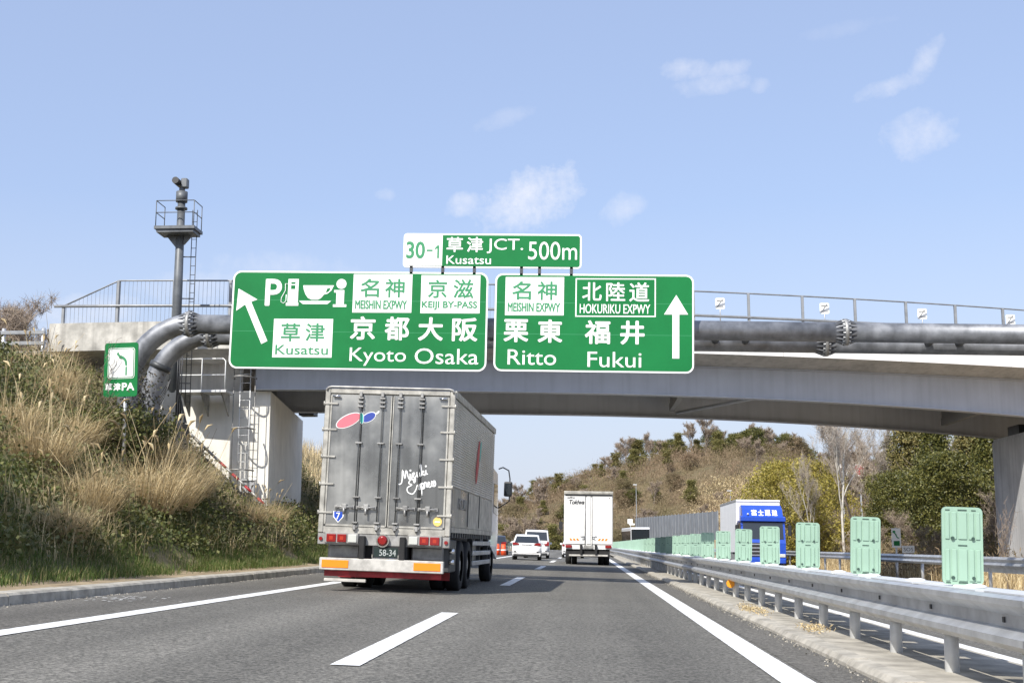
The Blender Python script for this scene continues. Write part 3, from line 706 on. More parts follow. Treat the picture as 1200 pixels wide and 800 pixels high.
# PA sign on the bank
pa = empty('services_exit_sign', (-11.71, 31.2, 2.6), (0, -.02, R_(-2)), label='small green and white parking area sign standing in the weeds on the bank', cat='road sign')
MB().prism(rrect(-.44, 2.12, .44, 3.50, .07), -.03, 0).build('board', M_SGREEN, pa)
MB().prism(rrect(-.34, 2.58, .36, 3.37, .07), -.034, -.0301).build('white_border', M_SWHITE, pa)
MB().prism(rrect(-.325, 2.595, .345, 3.355, .06), -.037, -.0341).build('green_line', M_SGREEN, pa)
MB().prism(rrect(-.305, 2.615, .325, 3.335, .05), -.040, -.0371).build('white_panel', M_SWHITE, pa)
arc = [(.165 - .30 + .30 * math.cos(R_(a)), 2.98 + .22 * math.sin(R_(a))) for a in range(0, 80, 10)]
inn = [(.165 - .30 + .24 * math.cos(R_(a)), 2.98 + .15 * math.sin(R_(a))) for a in range(0, 80, 10)]
b = MB(); b.prism([(.165, 2.66), (.165, 2.88), (.125, 2.88), (.125, 2.66)], -.044, -.0401)
b.prism([(.165, 2.90)] + arc + [(-.07, 3.27), (-.12, 3.22), (-.02, 3.08)] + inn[::-1] + [(.125, 2.90)], -.044, -.0401); b.build('arrow', M_SGREEN2, pa)
text_mesh('草', (-.40, 2.27, -.21, 2.47), -.031, M_SWHITE, .03, parent=pa, name='lettering'); text_mesh('津', (-.18, 2.27, .01, 2.47), -.031, M_SWHITE, .03, parent=pa, name='lettering')
text_mesh('PA', (.04, 2.27, .37, 2.47), -.031, M_SWHITE, .05, parent=pa, name='lettering')
MB().tube([(.1, .06, -.6), (.1, .06, 3.4)], .05, 8).build('post', M_GALV, pa)
print('signs')

# ------------------------------------------------------------------ median guard rail and glare panels
mg = empty('median_guard_rail', RP(3.35, 10, 0), label='long galvanised double-sided guard rail on short posts along the median', cat='guard rail')
mo = Vector(mg.location)
def path_sweep(prof, y0, y1, step, name, m, parent, org, cap=False):
    n = max(1, int(round((y1 - y0) / step))); secs = []
    for i in range(n + 1):
        y = y0 + (y1 - y0) * i / n; secs.append([Vector(RP(a, y, z)) - org for a, z in prof])
    return MB().loft(secs, smooth=False, cap=cap).build(name, m, parent)
def wprof(x, s, t=.012):     # x = back plane, s=-1 faces left
    z0 = [(0, .755), (.04, .768), (.105, .745), (.105, .70), (0, .625), (0, .535), (.105, .475), (.105, .425), (.04, .38), (0, .385)]
    o = [(x + s * a, z) for a, z in z0]; i = [(x + s * (a - t), z) for a, z in reversed(z0)]
    return o + i
for k in range(0, 30):
    y0 = 1 + 4 * k
    path_sweep(wprof(3.07, -1), y0 + .004, y0 + 3.996, 4, 'near_beam', M_GALV, mg, mo)
    path_sweep(wprof(3.63, 1), y0 + .004, y0 + 3.996, 4, 'far_beam', M_GALV, mg, mo)
path_sweep(wprof(3.07, -1), 121, 470, 8, 'near_beam', M_GALV, mg, mo); path_sweep(wprof(3.63, 1), 121, 470, 8, 'far_beam', M_GALV, mg, mo)
pme = MB().tube([(0, 0, -.25), (0, 0, .74)], .062, 12).mesh('post', M_GALVB)
cme = MB().tube([(0, 0, 0), (0, 0, .015), (0, 0, .03)], [.10, .10, .05], 14).mesh('post_cap', M_SWHITE)
sme = MB().box(-.22, .26, -.88, .88, 0, .012).mesh('spacer_plate', M_GALVB)
spl = MB(); [spl.box(-.012, 0, -.02 + dy, .02 + dy, z, z + .04) for dy in (0,) for z in (.565,)]; sple = spl.mesh('bolt', M_BLKPL)
for k in range(64):
    y = 3.4 + 2 * k
    p = link('post', pme, mg); p.location = Vector(RP(3.14, y, 0)) - mo; p.rotation_euler = (0, ROLL, rng.uniform(0, 1))
    c = link('post_cap', cme, mg); c.location = Vector(RP(3.37, y, .772)) - mo
    q = link('spacer_plate', sme, mg); q.location = Vector(RP(3.33, y, .758 + .006 * (k % 2))) - mo; q.rotation_euler = (0, ROLL, 0)
    if k < 30:
        q = link('bolt', sple, mg); q.location = Vector(RP(3.07, y + .3, 0)) - mo
# orange delineator
dl = empty('orange_delineator', RP(3.03, 27.4, .32), label='small round orange delineator on a median guard rail post', cat='delineator')
MB().tube([(0, -.10, 0), (0, -.02, 0)], .085, 16).build('lens', M_AMBER, dl); MB().tube([(0, -.02, 0), (0, .02, 0), (.06, .04, 0)], .03, 8).build('bracket', M_GALV, dl)
# small stone weeds heap on kerb
def make_panel():
    r = empty('glare_panel', (0, 0, 0), label='x', cat='anti-glare panel', group='mint green anti-glare panels along the median')
    MB().prism(rrect(-.18, .03, .18, .72, .045, 4), -.012, .012).build('board', M_MINT, r)
    MB().box(-.09, .09, -.05, .05, .0, .028, .01, 1).build('foot', M_SWHITE, r)
    for x0, x1 in ((-.155, -.115), (-.10, -.052), (-.04, .04), (.052, .10), (.115, .155)):
        b = MB()
        for z0, z1 in ((.06, .345), (.43, .675)): b.box(x0, x1, -.024, -.0125, z0, z1, .006, 1)
        b.build('rib', M_MINT, r)
    for x in (-.09, .09):
        for z in (.09, .44): MB().tube([(x, -.032, z), (x, -.0125, z)], .016, 8).build('bolt', M_MINTD, r)
    b = MB()
    for z in (.042, .372, .688):
        b.box(-.04, .04, -.0165, -.0125, z, z + .010)
        if z != .372:
            for x in (-.14, .09): b.box(x - .01, x + .03, -.0165, -.0125, z, z + .008)
    b.build('slot', M_MINTD, r)
    return r
P0 = make_panel()
ordn = ['nearest', 'second nearest', 'third nearest', 'fourth nearest', 'fifth nearest', 'sixth nearest', 'seventh nearest', 'eighth nearest', 'ninth nearest', 'tenth nearest'] + [w + ' nearest' for w in ('eleventh', 'twelfth', 'thirteenth', 'fourteenth', 'fifteenth', 'sixteenth')]
for k in range(70):
    y = 11.75 + 4.02 * k
    if k == 0: o = P0
    elif k < 16: o = copy_tree(P0)
    else:
        o = P0.copy(); COL.objects.link(o)
        c = P0.children[0].copy(); COL.objects.link(c); c.parent = o
    o.location = RP(3.37, y, .755); a = math.atan(-(y - 120) / 1500) if y > 120 else 0
    o.rotation_euler = (rng.uniform(-.01, .01), ROLL + rng.uniform(-.02, .02), -a * -1 + rng.uniform(-.05, .05))
    if k < 16: o['label'] = 'mint green plastic glare panel on the median rail, %s to the viewer' % ordn[k]
    elif k < 24: o['label'] = 'mint green glare panel on the median rail in the row by the bridge shadow'
    else: o['label'] = 'small distant mint green glare panel in the unbroken row on the median'

# right-hand guard rail of the other carriageway
rg = empty('guard_rail', RP(12.95, 30, 0), label='two-rail grey guard rail along the far edge of the opposite carriageway', cat='guard rail'); ro = Vector(rg.location)
def pipe_path(X, z, r, y0, y1, step, name, m, parent, org):
    n = int((y1 - y0) / step); return MB().tube([Vector(RP(X, y0 + (y1 - y0) * i / n, z)) - org for i in range(n + 1)], r, 8).build(name, m, parent)
for z in (.98, .70): path_sweep([(12.9, z - .09), (12.88, z + .06), (12.93, z + .09), (12.98, z + .06), (12.96, z - .09)], 10, 46.5, 4, 'rail', M_GALVB, rg, ro)
for z in (.93,): path_sweep([(12.75, z - .17), (12.68, z - .09), (12.74, z), (12.68, z + .09), (12.75, z + .17), (12.78, z + .17), (12.78, z - .17)], 38, 170, 4, 'rail', M_GALV, rg, ro)
for i in range(33):
    y = 10 + 4 * i; o = MB().tube([(0, 0, -.2), (0, 0, 1.05)], .06, 8) if i == 0 else None
    if o: gpm = o.mesh('post', M_GALV)
    p = link('post', gpm, rg); p.location = Vector(RP(12.93 if y < 47 else 12.86, y, 0)) - ro
# left guard rail in the distance, green topped
lg = empty('guard_rail', RP(-7.9, 95, .1), label='distant guard rail with green top rail along the left edge beyond the cars', cat='guard rail'); lo = Vector(lg.location)
path_sweep([(-7.95, .62), (-7.9, .95), (-7.84, .95), (-7.84, .62)], 92, 470, 8, 'rail', M_MINT, lg, lo)
for i in range(60):
    p = link('post', gpm, lg); p.location = Vector(RP(-7.95, 92 + 4 * i, .0)) - lo
print('median')
# ------------------------------------------------------------------ wheels
def wheel_meshes(r, w, dual=False):
    prof = [(w * .5, r * .62), (w * .5, r * .93), (w * .42, r), (-w * .42, r), (-w * .5, r * .93), (-w * .5, r * .62)]
    b = MB(); n = 28; V = []
    for i in range(n):
        a = 2 * math.pi * i / n; V.append([(x, rr * math.cos(a), rr * math.sin(a)) for x, rr in prof])
    V.append(V[0]); b.grid(V, True); tyre = b.mesh('tyre', M_BLACK)
    b = MB(); b.tube([(-w * .3, 0, 0), (w * .3, 0, 0)], r * .61, 20)
    b.tube([(w * .3, 0, 0), (w * .42, 0, 0)], r * .22, 12); b.tube([(-w * .42, 0, 0), (-w * .3, 0, 0)], r * .22, 12)
    for k in range(8):
        a = 2 * math.pi * k / 8
        b.tube([(-w * .34, r * .4 * math.cos(a), r * .4 * math.sin(a)), (w * .34, r * .4 * math.cos(a), r * .4 * math.sin(a))], r * .05, 6)
    return tyre, b.mesh('rim', M_FRAMED)
WT = wheel_meshes(.50, .28); WC = wheel_meshes(.32, .2)
def wheel(parent, x, y, z, ms):
    w = empty('wheel', (x, y, z)); w.parent = parent
    link('tyre', ms[0], w); link('rim', ms[1], w); return w

# ------------------------------------------------------------------ silver box truck (close, left lane)
tk = empty('box_truck', (-3.87, 24.0, rz(-3.87)), (0, ROLL, R_(-1.3)), label='large silver aluminium box truck with four door rods in the left lane, close by', cat='truck')
WB = 1.265; ZB, ZT = 1.02, 3.84; LB = 8.15
def tp(mb, name, m, label=None): return mb.build(name, m, tk, label)
# body shell, smooth lower side panels and corrugated upper sides
tp(MB().box(-WB + .02, WB - .02, .06, LB - .02, ZB + .1, ZT - .02), 'cargo_body', M_ALU)
for s, nm in ((1, 'right'), (-1, 'left')):
    zz = [2.02]; n = 34; dz = (ZT - .14 - 2.02) / n; prof = []
    for i in range(n): z = 2.02 + i * dz; prof += [(s * (WB - .012), z), (s * (WB + .004), z + dz * .3), (s * (WB + .004), z + dz * .62), (s * (WB - .012), z + dz * .9)]
    prof += [(s * (WB - .03), ZT - .14), (s * (WB - .03), 2.02)]
    b = MB(); b.prism(prof, .12, LB - .06, 'xz'); tp(b, 'corrugated_side', M_ALUC)
    seams = [.12, 2.7, 4.9, 6.9, LB - .05]
    for a, c in zip(seams[:-1], seams[1:]):
        b = MB(); b.box(min(s * (WB - .03), s * (WB + .006)), max(s * (WB - .03), s * (WB + .006)), a + .02, c - .02, 1.26, 1.99, .006, 1); tp(b, 'side_panel', M_ALU if a < 2 else M_FRAME)
    b = MB(); b.box(min(s * (WB - .02), s * (WB + .02)), max(s * (WB - .02), s * (WB + .02)), .1, LB, ZT - .13, ZT + .01, .015, 2); b.box(min(s * (WB - .02), s * (WB + .02)), max(s * (WB - .02), s * (WB + .02)), .1, LB, 1.16, 1.255)
    tp(b, 'side_rail', M_FRAME)
    for k in range(20): tp(MB().box(min(s * (WB - .02), s * (WB + .012)), max(s * (WB - .02), s * (WB + .012)), .3 + .39 * k, .44 + .39 * k, 1.06, 1.158), 'lashing_hook', M_DKSTEEL)

    for y in (2.7, 4.9):
        tp(MB().box(min(s * (WB + .0065), s * (WB + .02)), max(s * (WB + .0065), s * (WB + .02)), y - .03, y + .03, 1.30, 2.02), 'hinge_strap', M_DKSTEEL)
# rear frame
b = MB(); b.box(-WB, -WB + .10, 0, .1, ZB + .06, ZT, .012, 1); b.box(WB - .10, WB, 0, .1, ZB + .06, ZT, .012, 1); b.box(-WB + .101, WB - .101, 0, .1, ZT - .10, ZT - .005, .01, 1); tp(b, 'rear_frame', M_FRAME)
b = MB(); b.tube([(-WB + .03, -.01, ZT - .05), (-WB + .05, -.01, ZT + .01), (-WB + .12, -.01, ZT + .025), (WB - .12, -.01, ZT + .025), (WB - .05, -.01, ZT + .01), (WB - .03, -.01, ZT - .05)], .022, 6); tp(b, 'rain_gutter', M_FRAMED)
b = MB(); b.box(-WB + .101, WB - .101, 0.01, .08, ZB + .06, 1.20); tp(b, 'door_sill', M_FRAME)
# doors, four leaves
edges = [-WB + .105, -.535, .055, .665, WB - .105]
doors = []
for i, (a, c) in enumerate(zip(edges[:-1], edges[1:])):
    doors.append(tp(MB().box(a + .006, c - .006, .012, .06, 1.22, ZT - .115, .008, 1), 'door', M_ALU))
b = MB(); b.box(.025, .043, -.004, .011, 1.22, ZT - .14); b.box(.067, .085, -.004, .011, 1.22, ZT - .14); tp(b, 'door_seal', M_FRAME)
b = MB(); b.box(-WB + .11, -WB + .14, -.004, .0115, 1.24, ZT - .14); b.box(WB - .14, WB - .11, -.004, .0115, 1.24, ZT - .14); b.box(-WB + .142, .02, -.004, .0115, 1.21, 1.245); b.box(.09, WB - .142, -.004, .0115, 1.21, 1.245); tp(b, 'door_trim', M_FRAME)
for x in (-.56, -.135, .215, .63):
    rod = tp(MB().tube([(x, -.045, 1.12), (x, -.045, ZT - .13)], .011, 8), 'locking_rod', M_DKSTEEL)
    b = MB()
    for z in (1.19, 1.27, ZT - .2, ZT - .28, ZT - .36): b.box(x - .055, x + .055, -.062, -.0165 + .028, z, z + .03, .005, 1)
    for z in (1.75, 2.78): b.box(x - .065, x + .065, -.058, .0118, z, z + .028, .005, 1); 
    for z in (1.15, ZT - .16): b.box(x - .028, x + .028, -.075, -.02, z, z + .09, .005, 1)
    b.build('rod_bracket', M_FRAMED, rod)
for x in (-.77, -.35, .4, .83):
    b = MB(); b.tube([(x - .17, -.05, 1.57), (x + .17, -.05, 1.57)], .02, 8); b.box(x - .05, x + .05, -.08, .0118, 1.53, 1.63, .012, 1); b.tube([(x, -.075, 1.56), (x, -.085, 1.43)], .022, 6)
    b.box(x - .19, x - .13, -.05, .0118, 1.54, 1.60); b.box(x + .13, x + .19, -.05, .0118, 1.54, 1.60); tp(b, 'door_handle', M_FRAMED)
for s in (-1, 1):
    for z in (1.44, 1.98, 2.50, 3.02, 3.52):
        b = MB(); x0, x1 = sorted((s * (WB + .012), s * (WB - .26))); b.box(x0, x1, -.022, .011, z, z + .035, .006, 1); b.tube([(s * (WB + .01), -.012, z - .02), (s * (WB + .01), -.012, z + .06)], .016, 6); tp(b, 'hinge', M_FRAME)
    b = MB(); x0, x1 = sorted((s * (WB - .30), s * (WB - .16))); b.tube([(x0, -.03, ZT - .16), (x1, -.03, ZT - .16)], .02, 6); tp(b, 'grab_handle', M_CHROME)
# decals
def decal(parts, y, nm):
    for poly, m, dy in parts: b = MB(); b.prism(poly, y - dy, y - dy + .003); tp(b, nm, m)
DY = .0085
decal([(ell(-.79, 3.22, .265, .118, 27), M_SWHITE, .001), (ell(-.79, 3.22, .25, .103, 27), M_PINK, .0045)], DY, 'red_oval_emblem')
decal([(ell(-.40, 3.29, .155, .088, 30), M_SWHITE, .002), (ell(-.40, 3.29, .140, .074, 30), M_BLUED, .0055), (ell(-.535, 3.27, .043, .115, 3), M_SWHITE, .006), (ell(-.535, 3.27, .034, .105, 3), M_TEAL, .0095)], DY, 'blue_oval_emblem')
decal([(ell(-.23, 3.385, .045, .018, 45), M_SWHITE, .002)], DY, 'emblem_flash')
def script_stroke(strokes, dots, ox, oz, em, rot, name):
    b = MB(); c, s_ = math.cos(R_(rot)), math.sin(R_(rot))
    def X(p): return Vector((ox + em * (p[0] * c - p[1] * s_), .0078, oz + em * (p[0] * s_ + p[1] * c)))
    for st in strokes:
        P_ = [st[0]] + st + [st[-1]]; pts = []
        for i in range(1, len(P_) - 2):
            for k in range(4):
                t = k / 4; q = []
                for d_ in (0, 1):
                    a0, a1, a2, a3 = P_[i - 1][d_], P_[i][d_], P_[i + 1][d_], P_[i + 2][d_]
                    q.append(.5 * (2 * a1 + (a2 - a0) * t + (2 * a0 - 5 * a1 + 4 * a2 - a3) * t * t + (3 * a1 - a0 - 3 * a2 + a3) * t ** 3))
                pts.append(X(q))
        pts.append(X(st[-1])); b.tube(pts, .0135, 6)
    for d_ in dots: p = X(d_); b.tube([p + Vector((0, -.004, 0)), p + Vector((0, .004, 0))], .02, 8)
    for v in b.bm.verts: v.co.y = .0078 + (v.co.y - .0078) * .35
    tp(b, name, M_SWHITE)
script_stroke([[(-1.1, -.35), (-.8, -.5), (-.4, -.1), (.1, 1.7), (.15, .1), (.65, 1.5), (.75, .15), (.95, .05), (1.15, .8), (1.1, .15), (1.3, .05), (1.5, .65), (1.85, .75), (1.5, .1), (1.8, .05), (1.75, -.5), (1.5, -.8), (1.5, -.4), (2.1, .3), (2.25, .8), (2.2, .1), (2.4, .05), (2.65, .75), (2.6, .1), (2.8, .1), (3.1, 1.2), (3.15, 1.8), (3.0, 1.5), (2.95, .0), (3.2, .7), (3.35, .6), (3.1, .4), (3.4, 0), (3.55, .2), (3.75, .8), (3.7, .1), (3.95, .15)]], [(1.3, 1.3), (3.9, 1.4)], .35, 2.11, .118, 15, 'lettering')
script_stroke([[(.6, 1.4), (.2, 1.75), (-.3, 1.3), (.1, .95), (-.6, .7), (-.7, .1), (-.1, -.35), (.5, .1), (.9, .75), (1.0, .1), (1.2, .1)], [(1.25, .8), (.75, .0)], [(1.2, .1), (1.5, .9), (1.2, -.9)], [(1.4, .6), (1.7, .85), (1.75, .4), (1.45, .1), (1.8, .1), (2.0, .85), (2.2, .7), (2.15, .1), (2.35, .25), (2.65, .5), (2.55, .8), (2.4, .5), (2.5, .05), (2.8, .15), (3.05, .85), (3.15, .3), (2.95, .0)], [(2.95, .05), (3.15, .1), (3.4, .85), (3.5, .3), (3.3, 0), (3.1, .05)]], [], .52, 1.90, .132, 15, 'lettering')
b = MB(); b.prism([(-.99, 1.49), (-.93, 1.47), (-.885, 1.50), (-.84, 1.47), (-.78, 1.49), (-.785, 1.38), (-.885, 1.27), (-.985, 1.38)], .003, .008); tp(b, 'route_badge', M_SWHITE)
b = MB(); b.prism([(-.97, 1.475), (-.885, 1.48), (-.80, 1.475), (-.805, 1.385), (-.885, 1.29), (-.965, 1.385)], .0, .0029); tp(b, 'route_badge_face', M_BLUE)
text_mesh('7', (-.925, 1.33, -.85, 1.46), -.001, M_SWHITE, .02, parent=tk, name='lettering')
b = MB(); b.prism(ell(1.02, 1.35, .085, .085), .003, .008); tp(b, 'round_sticker', M_YEL)
b = MB(); b.box(.97, 1.07, -.001, .0029, 1.335, 1.36); tp(b, 'round_sticker_bar', M_SWHITE)
# side emblem, right
b = MB(); b.prism([(y, z) for y, z in ell(4.3, 2.75, .55, .20, 62)], WB + .0045, WB + .012, 'yz'); tp(b, 'side_emblem', M_REDD)
b = MB(); b.prism([(y, z) for y, z in ell(4.75, 3.02, .26, .11, 62)], WB + .0045, WB + .010, 'yz'); tp(b, 'side_emblem_tail', M_TEAL)
sl = text_mesh('MIZUKI', (0, 0, 1.4, .22), 0, M_FRAMED, .02, parent=tk, name='side_lettering')
sl.location = (WB + .013, 1.0, 1.62); sl.rotation_euler = (0, 0, R_(90))
# rear light panel
tp(MB().box(-WB, WB, .02, .12, .86, 1.075, .01, 1), 'light_panel', M_FRAMED)
for s in (-1, 1):
    b = MB(); x0, x1 = sorted((s * .47, s * 1.12)); b.box(x0, x1, -.03, .019, .885, 1.085, .012, 1); tp(b, 'lamp_housing', M_FRAMED)
    for q, (u0, u1) in enumerate(((.90, 1.08), (.70, .875), (.50, .665))):
        x0, x1 = sorted((s * u0, s * u1)); l = tp(MB().box(x0, x1, -.055, -.031, .91, 1.06, .012, 2), 'tail_light' if q < 2 else 'reversing_light', M_RED if q < 2 else M_CLEAR)
        if q < 2: MB().box((x0 + x1) / 2 - .035, (x0 + x1) / 2 + .035, -.058, -.0555, .95, 1.02).build('bulb_window', M_LAMP, l)
    tp(MB().tube([(s * 1.2, -.01, .965), (s * 1.2, .019, .965)], .035, 12), 'side_reflector', M_RED)
    x0, x1 = sorted((s * .33, s * .44)); tp(MB().box(x0, x1, -.10, .019, .60, 1.04, .015, 1), 'rubber_buffer', M_BLACK)
b = MB(); b.tube([(0, -.05, .96), (0, .019, .96)], .125, 24); tp(b, 'round_lamp_rim', M_CHROME); b = MB(); b.tube([(0, -.075, .96), (0, -.051, .96)], [.06, .10], 24); tp(b, 'round_lamp', M_RED)
b = MB(); b.box(-.17, .32, .0, .03, .63, .845); b.box(-.2, .46, .031, .08, .58, .859); tp(b, 'number_plate_holder', M_BLKPL)
b = MB(); b.box(-.2, .32, -.03, 0.0, .615, .64, .008, 1); b.box(-.2, -.175, -.03, 0, .641, .70); b.box(.295, .32, -.03, 0, .641, .70); tp(b, 'plate_guard', M_CHROME)
M_PLATE = mat('plate_green', (.012, .025, .022), .4)
tp(MB().box(-.165, .29, -.008, -.001, .66, .835), 'number_plate', M_PLATE)
M_PTXT = mat('plate_lettering', (.38, .41, .40), .5)
text_mesh('58-34', (-.06, .68, .26, .80), -.0085, M_PTXT, .01, parent=tk, name='lettering')
# chassis and lower rear
tp(MB().box(-.45, .45, .15, 10.2, .62, 1.0), 'chassis', M_BLACK)
tp(MB().box(-1.18, 1.18, -.10, .04, .385, .615, .012, 1), 'bumper_beam', M_BUMPER)
for s in (-1, 1):
    x0, x1 = sorted((s * .62, s * 1.13)); tp(MB().box(x0, x1, -.112, -.1005, .43, .575, .006, 1), 'orange_reflector', M_ORANGE)
    x0, x1 = sorted((s * .5, s * 1.12)); tp(MB().box(x0, x1, .30, .62, .60, .87, .03, 1), 'mudguard', M_FRAMED)
    tp(MB().box(x0, x1, 1.35, 1.37, .22, 1.0), 'mud_flap', M_REDP)
tp(MB().box(-1.12, 1.12, .10, .14, .27, .42, .006, 1), 'underrun_guard', M_REDP)
tp(MB().box(-1.10, -.30, .02, .09, .17, .23, .01, 1), 'step_bar', M_BUMPER)
tp(MB().box(WB - .50, WB - .03, .35, 1.30, .40, 1.02, .02, 1), 'tool_box', M_DKSTEEL)
b = MB(); b.tube([(WB - .03, .35, .80), (WB + .06, .35, .80)], .05, 10); b.tube([(WB - .03, .35, .60), (WB + .06, .35, .60)], .05, 10); tp(b, 'marker_lamp', M_CHROME)
for y in (2.35, 3.68):
    for s in (-1, 1):
        for xx in (1.08, .76): wheel(tk, s * xx, y, .50, WT)
for s in (-1, 1): wheel(tk, s * 1.05, 9.1, .50, WT)
for s in (-1, 1):
    for z in (.52, .74, .96):
        x0, x1 = sorted((s * (WB - .07), s * (WB - .03))); tp(MB().box(x0, x1, 4.4, 8.3, z - .05, z + .05, .01, 1), 'side_guard', M_GALV)
    for y in (4.6, 6.2, 8.0):
        x0, x1 = sorted((s * (WB - .20), s * (WB - .08))); tp(MB().box(x0, x1, y, y + .08, .45, 1.1), 'guard_post', M_DKSTEEL)

    tp(MB().box(min(s * .55, s * 1.1), max(s * .55, s * 1.1), 5.0, 6.6, .5, 1.0, .06, 2), 'fuel_tank', M_FRAMED)
# cab
b = MB(); secs = []
for y, zt, hw in ((8.3, 2.75, 1.2), (8.9, 2.85, 1.22), (10.0, 2.8, 1.22), (10.35, 2.2, 1.2), (10.45, 1.2, 1.18), (10.45, .55, 1.15)):
    secs.append([(-hw, y, .6 if y < 10.4 else .45), (hw, y, .6 if y < 10.4 else .45), (hw, y, zt), (-hw, y, zt)])
b = MB().prism([(8.3, .95), (10.4, .55), (10.5, 1.3), (10.3, 2.1), (9.95, 2.8), (8.5, 2.9), (8.3, 2.75)], -1.2, 1.2, 'yz'); tp(b, 'cab', M_WHITE)
b = MB(); b.prism([(9.0, 1.75), (10.2, 1.7), (9.98, 2.5), (9.0, 2.5)], 1.201, 1.21, 'yz'); b.prism([(9.0, 1.75), (10.2, 1.7), (9.98, 2.5), (9.0, 2.5)], -1.21, -1.201, 'yz'); tp(b, 'side_window', M_GLASS)
for s in (-1, 1):
    b = MB(); b.tube([(s * 1.2, 10.2, 2.95), (s * 1.3, 10.3, 3.0), (s * 1.46, 10.3, 2.92), (s * 1.5, 10.3, 2.7), (s * 1.5, 10.3, 2.1), (s * 1.22, 10.2, 1.9)], .018, 6)
    arm = tp(b, 'mirror_arm', M_BLKPL); MB().box(s * 1.46 - .11, s * 1.46 + .11, 10.22, 10.36, 2.22, 2.62, .04, 2).build('mirror_housing', M_BLKPL, arm)
    MB().box(s * 1.46 - .08, s * 1.46 + .08, 10.212, 10.219, 2.27, 2.57).build('mirror_glass', M_GLASS, arm)
print('truck')

# ------------------------------------------------------------------ white box truck (right lane ahead)
wt = empty('box_truck', (.10, 66.0, rz(.1)), (0, ROLL * .4, R_(1.2)), label='white box truck with orange striped plates driving ahead in the right lane', cat='truck')
def wp(mb, name, m): return mb.build(name, m, wt)
wp(MB().box(-1.25, 1.25, .05, 7.4, 1.02, 3.70, .02, 1), 'cargo_body', M_WPANEL)
for a, c in ((-1.20, -.16), (-.10, .10), (.16, 1.20)): wp(MB().box(a, c, .0, .049, 1.06, 3.50, .01, 1), 'door' if a != -.10 else 'centre_strip', M_WPANEL)
b = MB(); b.tube([(-.18, -.02, 1.0), (-.18, -.02, 3.5)], .018, 6); b.tube([(.18, -.02, 1.0), (.18, -.02, 3.5)], .018, 6); wp(b, 'locking_rod', M_FRAMED)
wp(MB().box(-1.27, 1.27, -.03, .12, 3.60, 3.76, .03, 2), 'roof_rail', M_FRAME)
wp(MB().box(-1.20, 1.20, -.02, .045, 3.53, 3.595), 'top_gap', M_BLKPL)
b = MB(); 
for s in (-1, 1): b.tube([(s * .18, -.05, 1.45), (s * .42, -.06, 1.47)], .02, 6); b.tube([(s * .2, -.05, 1.36), (s * .34, -.06, 1.33)], .02, 6)
wp(b, 'door_handle', M_GALV)
for s in (-1, 1):
    p = wp(MB().box(min(s * .46, s * 1.0), max(s * .46, s * 1.0), -.012, -.001, 1.24, 1.35), 'hazard_plate', M_SWHITE)
    for k in range(3):
        x = s * .48 + s * .175 * k; MB().prism([(x, 1.242), (x + s * .11, 1.242), (x + s * .165, 1.348), (x + s * .055, 1.348)], -.018, -.0125).build('orange_stripe', M_ORANGE, p)
    wp(MB().box(min(s * .86, s * 1.18), max(s * .86, s * 1.18), -.05, .04, .86, 1.01, .02, 1), 'tail_light', M_RED)
    wp(MB().box(min(s * .32, s * .44), max(s * .32, s * .44), -.12, .04, .55, 1.03, .01, 1), 'rubber_buffer', M_BLACK)
wp(MB().box(-1.22, 1.22, .041, .15, .80, 1.015), 'light_panel', M_WPANEL)
wp(MB().box(-.24, .24, -.01, .04, .84, .99), 'number_plate', M_FRAMED)
wp(MB().box(-1.0, 1.0, -.03, .08, .44, .53, .01, 1), 'bumper_beam', M_BUMPER)
wp(MB().box(-1.1, 1.1, .12, 1.2, .40, .795), 'chassis', M_BLACK); wp(MB().box(-.4, .4, 1.2, 8.8, .5, 1.0), 'frame_rail', M_BLACK)
for s in (-1, 1):
    for xx in (1.0, .70): wheel(wt, s * xx, 2.0, .46, WT)
    wheel(wt, s * 1.0, 7.9, .46, WT)
    b = MB(); b.tube([(s * 1.18, 8.6, 2.5), (s * 1.42, 8.7, 2.45), (s * 1.42, 8.7, 1.8)], .02, 5); wp(b, 'mirror_arm', M_BLKPL); wp(MB().box(s * 1.42 - .11, s * 1.42 + .11, 8.64, 8.76, 1.9, 2.35, .03, 1), 'mirror_housing', M_BLKPL)
wp(MB().prism([(7.5, .6), (9.3, .5), (9.35, 1.3), (9.1, 2.5), (8.9, 2.65), (7.5, 2.65)], -1.1, 1.1, 'yz'), 'cab', M_WHITE)
text_mesh('Tokiwa', (-1.0, 3.08, -.22, 3.32), -.001, M_DKSTEEL, .05, shear=.3, parent=wt, name='lettering')
text_mesh('xyline', (-1.12, 3.36, -.72, 3.48), -.001, M_DKSTEEL, .05, shear=.2, parent=wt, name='lettering')
text_mesh('8', (1.05, 3.38, 1.11, 3.46), -.001, M_DKSTEEL, .0, parent=wt, name='lettering')

